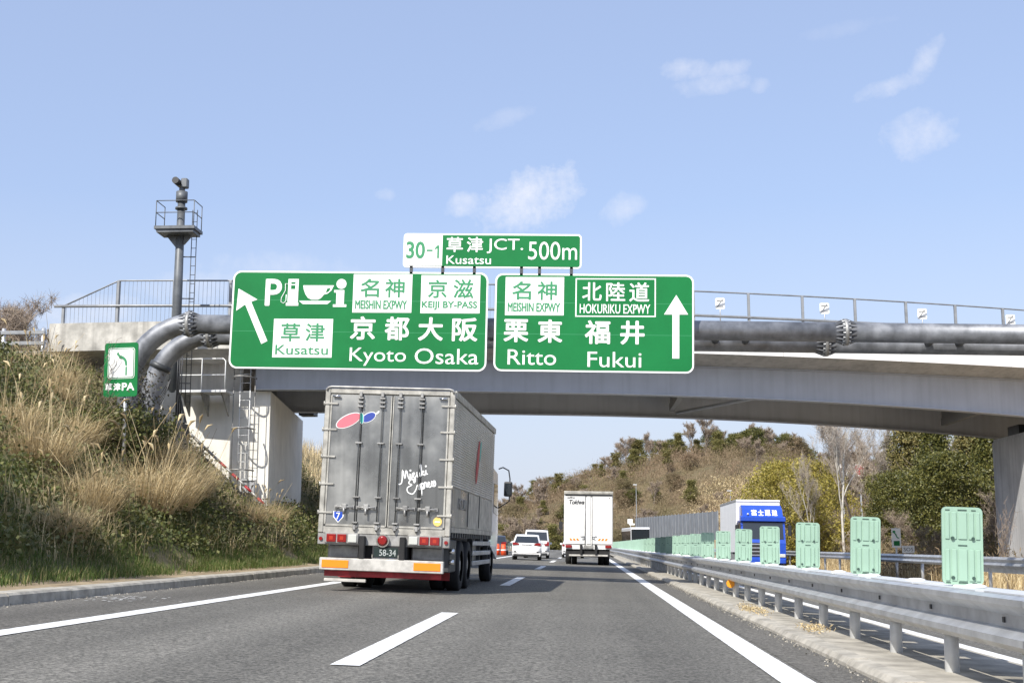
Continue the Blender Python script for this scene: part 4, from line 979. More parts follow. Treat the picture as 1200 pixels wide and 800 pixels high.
# ------------------------------------------------------------------ passenger cars seen from behind
def car(name, loc, rotz, label, L, Wd, H, paint, kind='hatch', belt=.92, hood=.95):
    r = empty(name, loc, (0, ROLL, rotz), label, 'car'); hw = Wd / 2
    if kind == 'hatch': prof = [(0.0, .38, 1), (.02, .95, .99), (.12, belt + .05, .97), (.55, H - .06, .80), (.9, H, .78), (2.2, H - .02, .78), (3.0, belt + .05, .93), (L - .15, .72, .9), (L, .45, .86)]
    else: prof = [(0.0, .35, 1), (.03, 1.0, .99), (.06, belt + .1, .975), (.25, H - .05, .86), (.6, H, .84), (L * .6, H - .05, .84), (L * .78, belt + .1, .94), (L - .12, .8, .9), (L, .5, .86)]
    secs = []
    for y, z, k in prof:
        b0 = .24
        zb = min(z, belt); t = hw * (1 if z <= belt else k)
        tw = hw * k
        secs.append([(-hw * .96 * (1 if y > .1 else .97), y, b0), (-hw, y, .45), (-hw * .985, y, zb), (-tw, y, z), (-tw * .5, y, z + .012), (tw * .5, y, z + .012), (tw, y, z), (hw * .985, y, zb), (hw, y, .45), (hw * .96 * (1 if y > .1 else .97), y, b0)])
    MB().loft(secs, True).build('body', paint, r)
    p1, p2 = prof[2], prof[3]
    def on(t, off): y = p1[0] + (p2[0] - p1[0]) * t; z = p1[1] + (p2[1] - p1[1]) * t; k = p1[2] + (p2[2] - p1[2]) * t; return y - .012, z + .012, hw * k - off
    ya, za, wa = on(.06, .10); yb, zb, wb = on(.88, .09)
    b = MB(); b.loft([[(-wa, ya, za), (wa, ya, za), (wb, yb, zb), (-wb, yb, zb)], [(-wa, ya + .03, za), (wa, ya + .03, za), (wb, yb + .03, zb), (-wb, yb + .03, zb)]], False); b.build('rear_window', M_GLASS, r)
    for s in (-1, 1):
        b = MB()
        yy = [p2[0] + .2, prof[5][0] - .05 if kind == 'hatch' else L * .58]
        z1 = H - .1; z0 = belt + .06; xt = hw * (.80 if kind == 'hatch' else .865) + .02; xb = hw * .95
        b.loft([[(s * xb, yy[0] - .15, z0), (s * xb, yy[1] + .5, z0), (s * xt, yy[1], z1), (s * xt, yy[0], z1)], [(s * (xb - .05), yy[0] - .15, z0), (s * (xb - .05), yy[1] + .5, z0), (s * (xt - .05), yy[1], z1), (s * (xt - .05), yy[0], z1)]], False); b.build('side_window', M_GLASS, r)
        if kind == 'hatch': b = MB().prism([(s * hw * .50, .90), (s * hw * .96, .86), (s * hw * .985, .99), (s * hw * .90, 1.03), (s * hw * .55, .98)], -.03, .06); b.build('tail_light', M_RED, r)
        else: b = MB().prism([(s * hw * .66, .86), (s * hw * .98, .86), (s * hw * .985, 1.10), (s * hw * .86, 1.16), (s * hw * .8, 1.0), (s * hw * .6, .98)], -.03, .06); b.build('tail_light', M_RED, r)
        b = MB(); b.box(min(s * hw * .70, s * hw * .86), max(s * hw * .70, s * hw * .86), -.02, .02, .46, .52, .01, 1); b.build('reflector', M_BLKPL, r)
        for y in (.75, L - .85): wheel(r, s * (hw - .11), y, .31, WC)
        MB().box(min(s * hw * .98, s * (hw + .15)), max(s * hw * .98, s * (hw + .15)), L - 1.6, L - 1.5, .95, 1.1, .03, 1).build('mirror', paint, r)
    MB().box(-hw * .92, hw * .92, -.02, .3, .20, .36, .03, 1).build('rear_skirt', M_BLKPL, r)
    MB().box(-.17, .17, -.018, 0.0, .72, .86).build('number_plate', M_SWHITE, r)
    MB().box(-hw * .35, hw * .35, -.03, .02, .90, .93, .005, 1).build('trim', M_CHROME, r)
    return r
car('hatchback', (-3.57, 76.0, rz(-3.57)), R_(1), 'white hatchback with dark rear window in the left lane ahead of the silver truck', 4.0, 1.72, 1.50, M_WHITE, 'hatch')
car('minivan', (-3.42, 87.0, rz(-3.42)), R_(1), 'tall white minivan partly hidden behind the white hatchback', 4.7, 1.74, 1.90, M_WHITE, 'van', belt=1.05)
car('estate_car', (-1.02, 97, rz(-1.02)), R_(1), 'light car almost hidden ahead of the white box truck', 4.3, 1.7, 1.48, M_WHITE, 'hatch')
dk = car('parked_car', (-7.2, 101, rz(-7.2)), R_(1), 'dark car standing on the left shoulder behind orange barrels', 4.3, 1.75, 1.5, mat('dark_vehicle_paint', (.03, .035, .05), .25, coat=.5), 'hatch')
bm0 = None
for i in range(3):
    r = empty('traffic_barrel', RP(-7.35 + .5 * i, 98.5 - .25 * i, 0), label='orange and white traffic barrel beside the dark car on the left shoulder', cat='traffic barrel', group='orange barrels on the left shoulder')
    if i == 0:
        bm0 = [MB().tube([(0, 0, 0), (0, 0, .45), (0, 0, .85)], [.22, .2, .17], 14).mesh('barrel_body', mat('orange_plastic', (.85, .10, .03), .5)), MB().tube([(0, 0, .35), (0, 0, .45)], [.213, .208], 14).mesh('white_band', M_SWHITE)]
    link('body', bm0[0], r); link('white_band', bm0[1], r)

# ------------------------------------------------------------------ blue truck coming the other way
bt = empty('box_truck', (9.85, 72, rz(10.15) - .03), (0, ROLL * .5, R_(-.5)), label='oncoming blue-cab truck with pale box body behind the glare panels', cat='truck')
def bp_(mb, name, m): return mb.build(name, m, bt)
bp_(MB().box(-1.25, 1.25, 2.3, 12, .95, 3.92, .02, 1), 'cargo_body', M_WPANEL)
bp_(MB().box(-1.27, -1.2, 2.28, 12.02, 3.84, 3.98, .02, 1), 'roof_edge', M_FRAMED)
bp_(MB().box(-1.26, 1.26, 2.25, 2.45, 3.85, 3.97, .02, 1), 'front_edge', M_WPANEL)
bp_(MB().prism([(.0, .42), (2.1, .42), (2.1, 2.75), (.32, 2.75), (.08, 1.75), (0, 1.5)], -1.22, 1.22, 'yz'), 'cab', M_BLUE)
bp_(MB().prism([(.25, 2.78), (2.0, 2.78), (2.0, 3.55), (1.1, 3.62), (.55, 3.35), (.22, 2.95)], -1.12, 1.12, 'yz'), 'roof_deflector', M_BLUE)
bp_(MB().prism([(.12, 2.72), (.42, 2.72), (.42, 3.0), (.12, 2.92)], -1.24, 1.24, 'yz'), 'sun_visor', M_BLUE)
b = MB(); b.loft([[(-1.12, .055, 1.72), (1.12, .055, 1.72), (1.10, .29, 2.68), (-1.10, .29, 2.68)], [(-1.12, .10, 1.72), (1.12, .10, 1.72), (1.10, .33, 2.68), (-1.10, .33, 2.68)]], False); bp_(b, 'windscreen', M_GLASS)
for s in (-1, 1):
    bp_(MB().prism([(.35, 1.75), (1.6, 1.75), (1.6, 2.6), (.5, 2.6)], min(s * 1.221, s * 1.232), max(s * 1.221, s * 1.232), 'yz'), 'side_window', M_GLASS)
    bp_(MB().box(min(s * .8, s * 1.2), max(s * .8, s * 1.2), -.05, .03, .72, .92, .03, 1), 'headlight', M_CLEAR)
    bp_(MB().box(min(s * 1.36, s * 1.56), max(s * 1.36, s * 1.56), -.05, .1, 1.9, 2.5, .04, 1), 'mirror_housing', M_BLKPL)
    bp_(MB().tube([(s * 1.2, .1, 2.65), (s * 1.46, .0, 2.6), (s * 1.46, .0, 2.4)], .025, 6), 'mirror_arm', M_BLKPL)
    for y in (1.2, 8.8, 10.1): wheel(bt, s * 1.05, y, .5, WT)
for z in (.80, 1.0, 1.2, 1.4): bp_(MB().box(-.75, .75, -.03, .05, z, z + .07, .01, 1), 'grille_bar', M_CHROME)
bp_(MB().box(-.8, .8, -.012, .04, .75, 1.52), 'grille', M_BLACK); bp_(MB().box(-1.22, 1.22, -.06, .2, .38, .66, .04, 1), 'bumper', M_BLUE)
bp_(MB().box(-.5, .5, 2.1, 11.8, .5, .94), 'chassis', M_BLACK); bp_(MB().box(-1.2, -1.15, 3.2, 8.0, .5, .85), 'side_guard', M_FRAMED)
for i, ch in enumerate('富士運送'):
    o = text_mesh(ch, (-.62 + .38 * i, 3.02, -.62 + .38 * i + .31, 3.36), 0, M_SWHITE, .05, parent=bt, name='lettering'); 
    o.location = (0, .235 - .55 * 0, 0); o.rotation_euler = (0, 0, 0)
    for v in o.data.vertices: v.co.y += (v.co.z - 2.95) * .82 - .02
bp_(MB().tube([(-.82, .235, 3.05), (-.82, .28, 3.12)], .06, 8), 'marker_lamp', M_CLEAR)

# ------------------------------------------------------------------ bus
bs = empty('coach_bus', (7.1 , 168, rz(6.3)), (0, 0, R_(4.5)), label='white-roofed dark-windowed coach far off on the opposite carriageway', cat='bus')
def sp_(mb, name, m): return mb.build(name, m, bs)
sp_(MB().box(-1.25, 1.25, 0, 11.5, .35, 3.5, .14, 3), 'body', M_WHITE)
sp_(MB().box(-1.2, 1.2, -.02, .05, .95, 3.25, .02, 1), 'windscreen', M_GLASS)
sp_(MB().box(-1.27, -1.24, .3, 11.2, 1.7, 3.05), 'side_window', M_GLASS); sp_(MB().box(1.24, 1.27, .3, 11.2, 1.7, 3.05), 'side_window', M_GLASS)
sp_(MB().box(-1.275, -1.26, 2.5, 8.5, .6, 1.6), 'side_stripe', M_REDD)
for s in (-1, 1):
    sp_(MB().box(min(s * .8, s * 1.15), max(s * .8, s * 1.15), -.03, .02, .7, .95, .02, 1), 'headlight', M_CLEAR); wheel(bs, s * 1.1, 2.3, .48, WT); wheel(bs, s * 1.1, 8.8, .48, WT)
print('vehicles')

# ------------------------------------------------------------------ noise wall, lamp poles, signs on the right
nw = empty('noise_wall', (14, 200, 0), label='long grey panelled noise barrier along the foot of the brown hill', cat='wall')
A, B = Vector((16.2, 158, 1.6)), Vector((10.0, 262, 2.4)); d = (B - A); npan = 26
for k in range(npan):
    p, q = A + d * (k / npan), A + d * ((k + 1) / npan - .004); h0 = 3.5 + .5 * k / npan
    p, q = p - nw.location, q - nw.location; t = Vector((.08, .01, 0))
    MB().loft([[p, q, q + Vector((0, 0, h0)), p + Vector((0, 0, h0))], [p + t, q + t, q + t + Vector((0, 0, h0)), p + t + Vector((0, 0, h0))]], False).build('panel', M_NOISE, nw)
    MB().box(p.x - .09, p.x + .0, p.y - .09, p.y + .09, p.z - 2.2, p.z + h0 + .12).build('post', M_NOISE, nw)
for (x, y, h, lb) in ((6.9 - .0, 175, 9.5, 'thin grey lamp pole in front of the brown hill, above the coach'), (16.9, 150, 7.6, 'thin grey lamp pole beside the pale box of the oncoming truck'), (-6.5 + 4.2, 235, 8.5, 'thin grey pole far off just left of the white truck')):
    r = empty('lamp_pole', (x, y, -.4), label=lb, cat='lamp pole')
    MB().tube([(0, 0, 0), (0, 0, h)], [.06, .035], 8).build('pole', M_NOISE, r); MB().box(-.4, .12, -.1, .1, h, h + .12, .02, 1).build('lamp', M_GALVB, r)
ss = empty('distance_sign', (6.6, 190, .2), label='tiny white plate sign above the coach at the start of the noise wall', cat='road sign')
MB().tube([(0, 0, -1), (0, 0, 4.0)], .05, 6).build('pole', M_GALV, ss); MB().box(-.45, .3, -.05, -.01, 3.9, 4.6).build('plate', M_SWHITE, ss); MB().box(-.2, .6, -.06, -.051, 3.7, 3.95).build('plate', M_SWHITE, ss)
es_s = 1.15
es = empty('emergency_phone_sign', (13.35, 56, -.88), label='small white sign with green band and phone symbol by the far guard rail', cat='road sign')
es.scale = (es_s,) * 3
MB().tube([(0, .03, -.2), (0, .03, 2.3)], .035, 6).build('post', M_GALV, es)
MB().box(-.17, .17, -.02, 0, 1.55, 2.27).build('board', M_SWHITE, es); MB().box(-.1, .12, -.026, -.0205, 1.62, 1.80).build('green_band', M_SGREEN, es)
b = MB(); b.tube([(-.09, -.024, 2.12), (-.02, -.024, 2.05), (.03, -.024, 1.93), (.10, -.024, 1.90)], .022, 6); b.box(-.13, -.03, -.028, -.0205, 2.10, 2.18); b.build('phone_symbol', M_SGREEN2, es)
MB().box(.2, .65, -.02, 0, 1.35, 1.62).build('small_board', M_SWHITE, es); text_mesh('SOS', (.25, 1.42, .6, 1.55), -.021, M_DKSTEEL, .0, parent=es, name='lettering')
bb = empty('billboard', (30.6, 150, 0), (0, 0, R_(8)), label='white and red billboard showing between the trees on the right', cat='billboard')
MB().box(-1.0, 1.9, 0, .15, 8.8, 10.3).build('board', M_SWHITE, bb); MB().prism([(.9, 9.1), (1.85, 9.1), (1.85, 10.2), (1.0, 10.25), (.6, 9.8)], -.02, -.001).build('red_patch', M_REDP, bb)
for x in (-.6, 1.5): MB().box(x - .08, x + .08, .16, .3, -1, 10.0).build('post', M_GALV, bb)
# ------------------------------------------------------------------ vegetation
def quads(C, size, rr, asp=.6, up=.0, droop=None):
    """random oriented leaf quads at centres C (N,3); size scalar or (N,)"""
    n = len(C); a = rr.normal(size=(n, 3)); a[:, 2] += up; a /= np.linalg.norm(a, axis=1, keepdims=True)
    b_ = rr.normal(size=(n, 3)); b_ -= (b_ * a).sum(1, keepdims=True) * a; b_ /= np.linalg.norm(b_, axis=1, keepdims=True)
    s = np.broadcast_to(size, (n,))[:, None] * rr.uniform(.6, 1.3, (n, 1)); u = a * s; v = b_ * s * asp
    return np.stack([C - u, C - u * .1 + v, C + u, C - u * .1 - v], 1).reshape(-1, 3)
def blades(P, L, w, rr, lean=.3, bend=.35, D=None):
    """tapered grass blades as two stacked quads; P roots (N,3), L lengths (N,)"""
    n = len(P); th = rr.uniform(0, 2 * np.pi, n); ln = np.abs(rr.normal(0, lean, n))
    d = np.stack([np.cos(th) * ln, np.sin(th) * ln, np.ones(n)], 1)
    if D is not None: d[:, :2] += D
    d /= np.linalg.norm(d, axis=1, keepdims=True)
    sd_ = np.stack([-np.sin(th + rr.normal(0, .8, n)), np.cos(th), np.zeros(n)], 1); sd_ /= np.linalg.norm(sd_, axis=1, keepdims=True)
    L = np.asarray(L)[:, None]; w = np.broadcast_to(w, (n,))[:, None]
    h = d.copy(); h[:, 2] = 0; bd = rr.uniform(0, bend, (n, 1)) * 2
    m_ = P + d * L * .55; t = P + d * L * .95 + (h / (np.linalg.norm(h, axis=1, keepdims=True) + 1e-6)) * bd * L * .35 - np.array([[0, 0, 1.]]) * bd * L * .22
    q1 = np.stack([P - sd_ * w * .5, P + sd_ * w * .5, m_ + sd_ * w * .4, m_ - sd_ * w * .4], 1).reshape(-1, 3)
    q2 = np.stack([m_ - sd_ * w * .4, m_ + sd_ * w * .4, t + sd_ * w * .06, t - sd_ * w * .06], 1).reshape(-1, 3)
    return np.concatenate([q1.reshape(n, 4, 3), q2.reshape(n, 4, 3)], 1).reshape(-1, 3)
def limb_skeleton(rr, h, r0, levels=4, up=.35, spread=.75, first=.3, nch=(3, 4), shrink=.62, trunk_frac=.62):
    segs = []; tips = []
    def grow(p, d, L, r, lv):
        pts = [p]; rs = [r]; n = 4 if lv > 1 else 5; q = Vector(p)
        for i in range(n):
            d = (d + Vector((rr.gauss(0, .09), rr.gauss(0, .09), rr.gauss(0, .05) + up * .08))).normalized()
            q = q + d * (L / n); pts.append(q.copy()); rs.append(r * (1 - .62 * (i + 1) / n))
        segs.append((pts, rs, lv))
        if lv >= levels: tips.append((pts[-1], d)); return
        k = rr.randint(*nch) + (2 if lv == 0 else 0)
        for j in range(k):
            f = first + (1 - first) * (j + rr.random() * .8) / k if lv == 0 else .3 + .7 * (j + rr.random()) / k
            f = min(f, .99); i = int(f * n); t = f * n - i; bp = pts[i].lerp(pts[i + 1], t); br = (rs[i] * (1 - t) + rs[i + 1] * t) * .7
            az = rr.uniform(0, 6.283); side = Vector((math.cos(az), math.sin(az), 0))
            nd = (d * (1 - spread * .6) + side * spread + Vector((0, 0, up))).normalized()
            grow(bp, nd, L * shrink * rr.uniform(.75, 1.1) * (1 - .35 * (f - .3) if lv == 0 else 1), br, lv + 1)
        tips.append((pts[-1], d))
    grow(Vector((0, 0, -.15)), Vector((0, 0, 1)), h * trunk_frac, r0, 0)
    return segs, tips
def skel_mesh(name, segs, m, minr=.006, sides=(8, 6, 4, 3, 3, 3)):
    b = MB()
    for pts, rs, lv in segs: b.tube(pts, [max(minr, x) for x in rs], sides[min(lv, 5)], cap=False)
    return b.mesh(name, m)
def twig_quads(tips, n, L, w, rs_, up=.3, spread=.9):
    rr = rs_; T_ = np.array([list(t[0]) for t in tips]); D_ = np.array([list(t[1]) for t in tips])
    idx = rr.integers(0, len(T_), n); P = T_[idx] + rr.normal(0, .06 * L, (n, 3)); d = D_[idx] + rr.normal(0, spread, (n, 3)); d[:, 2] += up; d /= np.linalg.norm(d, axis=1, keepdims=True)
    l = L * rr.uniform(.4, 1.2, (n, 1)); s = np.cross(d, rr.normal(size=(n, 3))); s /= np.linalg.norm(s, axis=1, keepdims=True)
    a = P - d * l * .35; b_ = P + d * l * .65
    return np.stack([a - s * w, a + s * w, b_ + s * w * .35, b_ - s * w * .35], 1).reshape(-1, 3)
def bare_arch(seed, h, r0, bark, twig, nt=1500, tl=.5, tw=.008, **kw):
    rr = random.Random(seed); segs, tips = limb_skeleton(rr, h, r0, **kw)
    last = [s for s in segs if s[2] >= kw.get('levels', 4) - 1]; tt = tips + [(s[0][2], (s[0][3] - s[0][2]).normalized()) for s in last]
    return skel_mesh('trunk', segs, bark), np_mesh('crown', twig_quads(tt, nt, tl, tw, np.random.default_rng(seed)), 4, twig)
def leafy_arch(seed, h, w, r0, leaf, n_cl=160, per=70, ls=.11, shape='round', base=.15, bark=None, clr=.45):
    rr = random.Random(seed); nn = np.random.default_rng(seed)
    segs, tips = limb_skeleton(rr, h, r0, levels=2, spread=.8, first=.2)
    C = []
    while len(C) < n_cl:
        t = nn.random(); z = base + (1 - base) * t; az = nn.uniform(0, 6.283)
        if shape == 'cone': R = w * (1.0 - t) ** .8 * .95 + .12
        elif shape == 'round': R = w * math.sqrt(max(.03, 1 - ((z - .55) / .5) ** 2)) if z > .05 else w
        else: R = w * (.6 + .4 * math.sin(z * 9 + seed)) * (1.05 - .55 * t ** 2)
        R *= 1 + .22 * math.sin(az * 3 + z * 8 + seed) + .12 * math.sin(az * 5 - z * 13)
        rad = R * nn.uniform(.35, 1) ** .55
        C.append((rad * math.cos(az), rad * math.sin(az), z * h))
    C = np.array(C); cs = nn.uniform(.6, 1.25, n_cl) * clr * (w / 2.2)
    P = np.repeat(C, per, 0) + nn.normal(size=(n_cl * per, 3)) * np.repeat(cs, per)[:, None] * np.array([1, 1, .7]) * .55
    return skel_mesh('trunk', segs, bark or M_BARK, .015), np_mesh('crown', quads(P, ls, nn, .55), 4, leaf)
def make_tree(kind, loc, sc, rz_, label, arch, group=None, cat='tree', parts=True):
    r = empty(kind, loc, (0, 0, rz_), label, cat, group); r.scale = sc if isinstance(sc, tuple) else (sc,) * 3
    a, b_ = link('trunk', arch[0], r), link('crown', arch[1], r); return r

# --- left bank: leafy cover, green grass, dry blades
def left_pts(n, y0, y1, d0, d1, rr, dpow=1.):
    y = y0 + (y1 - y0) * rr.random(n) ** 1.0; d = d0 + (d1 - d0) * rr.random(n) ** dpow; X = -7.66 - d
    z = np.array([left_z(a, b_) for a, b_ in zip(X, y)]); return np.stack([X, y, z], 1)
def keep(P):      # clear of the abutment and the paved side
    inside = (P[:, 1] > 42.2) & (P[:, 1] < 53.6) & (P[:, 0] < -10.75); return P[~inside]
# low leafy shrubs in clumps of uneven height
cl = keep(left_pts(8200, 15, 62, 1.35, 16, nr)); hn = np.array([.5 + .5 * math.sin(a * 1.3 + b_ * .7) * math.sin(b_ * .9 - a * .4) for a, b_ in cl[:, :2]])
hh = .10 + .62 * hn * nr.random(len(cl))
per = 34; P = np.repeat(cl, per, 0) + nr.normal(size=(len(cl) * per, 3)) * np.array([.22, .22, .10]) ; P[:, 2] += np.repeat(hh, per) * nr.random(len(P))
o = link('shrub_cover', np_mesh('shrub_cover', quads(P, .052, nr, .6), 4, M_IVY)); tag(o, 'low dark green leafy shrubs covering the left bank', 'shrubs', kind='stuff')
# green grass at the foot
gp = left_pts(90000, 14, 52, .30, 3.8, nr, 1.1)
gk = np.array([math.sin(a * 2.1 + b_ * 1.1) + math.sin(b_ * .63) + .9 * math.sin(b_ * 2.7 + a) for a, b_ in gp[:, :2]]) + nr.normal(0, .7, len(gp)) > -1.1
gk &= (gp[:, 0] < -8.15) | (gk & (nr.random(len(gp)) < .25)); gp = keep(gp[gk])
o = link('green_grass', np_mesh('green_grass', blades(gp, nr.uniform(.07, .30, len(gp)), .011, nr, .4), 4, M_GRASS)); tag(o, 'short green grass at the foot of the left bank above the kerb', 'grass', kind='stuff')
# scattered dry grass over the bank
dp = keep(left_pts(62000, 16, 62, 1.2, 15.5, nr)); dk_ = np.array([math.sin(a * 1.1 + b_ * .5) + math.sin(b_ * .8 - a * .9) for a, b_ in dp[:, :2]]) + nr.normal(0, .8, len(dp)) > .7
dp = dp[dk_]; o = link('dry_grass', np_mesh('dry_grass', blades(dp, nr.uniform(.25, .95, len(dp)), .010, nr, .55), 4, M_STRAW)); tag(o, 'dry straw-coloured grass scattered over the left bank', 'grass', kind='stuff')
# beyond the bridge the same bank
fp = left_pts(16000, 53.6, 120, .6, 14, nr); o = link('dry_grass', np_mesh('far_dry_grass', blades(fp, nr.uniform(.4, 1.3, len(fp)), .022, nr, .5), 4, M_STRAW)); tag(o, 'tan dry grass on the bank seen beyond the bridge abutment', 'grass', kind='stuff')
# pampas-like dry clumps
def clump_mesh(seed, n, L, rad, w=.012):
    q = np.random.default_rng(seed); th = q.uniform(0, 6.283, n); r = rad * q.random(n) ** .6
    P = np.stack([r * np.cos(th), r * np.sin(th), -.1 * np.ones(n)], 1); D = np.stack([np.cos(th), np.sin(th)], 1) * (r / rad)[:, None] * .55
    return np_mesh('blades', blades(P, L * q.uniform(.2, 1.05, n), w, q, .42, 1.0, D), 4, M_STRAW)
cms = [clump_mesh(11 + i, 1500, 1.55, .55) for i in range(3)]
def stalk_mesh(seed, n, L):
    q = random.Random(seed); b = MB()
    for i in range(n):
        x, y = q.gauss(0, .35), q.gauss(0, .35); lx, ly = q.gauss(0, .22), q.gauss(0, .22); l = L * q.uniform(.6, 1.1)
        b.tube([(x, y, -.1), (x + lx * .4 * l, y + ly * .4 * l, l * .55), (x + lx * l, y + ly * l, l)], [.010, .007, .004], 4, cap=False)
        if q.random() < .4: b.tube([(x + lx * l, y + ly * l, l), (x + lx * l * 1.12, y + ly * l * 1.12, l + .12), (x + lx * l * 1.3, y + ly * l * 1.3, l + .16)], [.01, .035, .008], 5, cap=False)
    return b.mesh('stalk', M_STRAW)
sms = [stalk_mesh(31 + i, 14, 1.9) for i in range(3)]
clumps = [(-10.3, 29.3, 1.15, 'large tan grass clump at the foot of the bank below the parking area sign'), (-10.6, 31.6, 1.2, 'large tan grass clump right of the one below the parking area sign'), (-11.6, 32.6, 1.0, 'tan grass clump higher on the bank just below the gantry post'),
          (-10.9, 34.4, .95, 'tan grass clump on the bank between the gantry post and the silver truck'), (-10.0, 25.2, .9, 'dry grass clump low on the bank toward the left edge'), (-11.6, 26.2, 1.05, 'pale dry clump at the left edge halfway up the bank'),
          (-12.6, 30.4, .9, 'dry clump on the bank left of the sign post'), (-18.4, 41.2, 1.15, 'tall straw clump on top of the bank by the guard rail'), (-17.8, 40.6, .95, 'straw clump on top of the bank against the bridge parapet'),
          (-14.4, 33.2, .8, 'dry clump on the upper bank left of the parking area sign'), (-10.1, 37.2, .8, 'thin dry clump near the foot of the abutment'), (-10.2, 40.6, .75, 'small dry clump against the abutment corner'), (-12.9, 27.6, .9, 'dry clump high on the bank at the left edge'),
          (-9.5, 22.6, .7, 'low dry clump near the kerb at the left edge'), (-11.9, 36.0, .8, 'dry clump on the bank right of the gantry posts'), (-15.5, 36.2, .8, 'dry clump on the upper bank near the camera mast')]
for i, (x, y, s_, lb) in enumerate(clumps):
    r = empty('dry_grass_clump', (x, y, left_z(x, y) - (.15 if x < -17 else 0)), (0, 0, i * 1.7), lb, 'grass clump', 'dry grass clumps on the left bank'); r.scale = (s_,) * 3
    link('blades', cms[i % 3], r); link('stalks', sms[i % 3], r)
# creeper on the gantry post
NC = 16000; cp = np.stack([-12.05 + nr.normal(0, .30, NC), 33.0 + nr.normal(0, .65, NC), nr.uniform(2.2, 5.7, NC)], 1)
cp[:, 1] -= .2; w_ = nr.random(NC) < (1.15 - (cp[:, 2] - 2.2) / 3.6) ** 1.3; cp = cp[w_]
o = link('creeper', np_mesh('creeper', quads(cp, .045, nr, .5), 4, mat('dry_creeper', (.1, .08, .05), .8, island=[(.07, .055, .04), (.14, .11, .075), (.06, .07, .03), (.10, .08, .06)]))); tag(o, 'dry creeper climbing the gantry posts on the left bank', 'creeper', kind='stuff')
vc = np.stack([-12.1 + nr.normal(0, .55, 520), nr.uniform(30.9, 33.9, 520), nr.uniform(2.3, 4.35, 520)], 1); vc[:, 0] = np.minimum(vc[:, 0], -11.2)
P = np.repeat(vc, 34, 0) + nr.normal(size=(520 * 34, 3)) * .13
o = link('shrubs_at_gantry', np_mesh('shrubs_at_gantry', quads(P, .052, nr, .6), 4, M_IVY)); tag(o, 'leafy shrubs growing round the foot of the gantry posts and small exit sign', 'shrubs', kind='stuff')
# thin creeper stems over the PA sign edge
b = MB(); q = random.Random(4)
for k in range(26):
    x, z = -12.16 + q.uniform(-.05, .18), 4.9 + q.uniform(-.6, .9); pts = [(x, 31.10, z)]
    for j in range(4): x += q.uniform(-.05, .13); z += q.uniform(-.05, .2); pts.append((x, 31.10 + q.uniform(-.04, .02), z))
    b.tube(pts, .005, 3, cap=False)
o = b.build('creeper', M_BARKG); tag(o, 'thin leafless creeper stems over the left edge of the parking area sign', 'creeper', kind='stuff')
print('bank')

# --- trees
ar_white = bare_arch(3, 9.5, .085, M_BARKW, M_WTWIG, 3600, .8, .006, levels=3, up=.75, spread=.55, first=.35, nch=(4, 5), shrink=.5, trunk_frac=.85)
ar_white2 = bare_arch(8, 9, .08, M_BARKG, M_WTWIG, 3000, .8, .006, levels=3, up=.6, spread=.7, first=.3, nch=(4, 5), shrink=.55, trunk_frac=.75)
ar_thick = bare_arch(14, 5.5, .07, M_BARKG, M_TWIG, 3200, .7, .008, levels=3, up=.4, spread=.9, first=.08, nch=(4, 5), shrink=.7, trunk_frac=.6)
ar_ever = leafy_arch(21, 7.5, 2.6, .16, M_EVER, 420, 70, .085, 'round', .04)
ar_ever2 = leafy_arch(22, 8, 2.3, .16, M_EVER, 420, 70, .085, 'lump', .03)
ar_coni = leafy_arch(23, 9, 2.3, .15, M_CONI, 400, 70, .085, 'cone', .08)
ar_point = leafy_arch(27, 8.5, 1.6, .14, M_EVER, 200, 60, .10, 'cone', .08)
ar_will = leafy_arch(24, 6.0, 2.6, .12, M_WILL, 360, 55, .075, 'round', .04)
ar_oliv = leafy_arch(25, 7.0, 2.3, .12, M_OLIVE, 260, 60, .10, 'lump', .05)
def gy(x, y): return right_z(x - cx(y), y) - .1
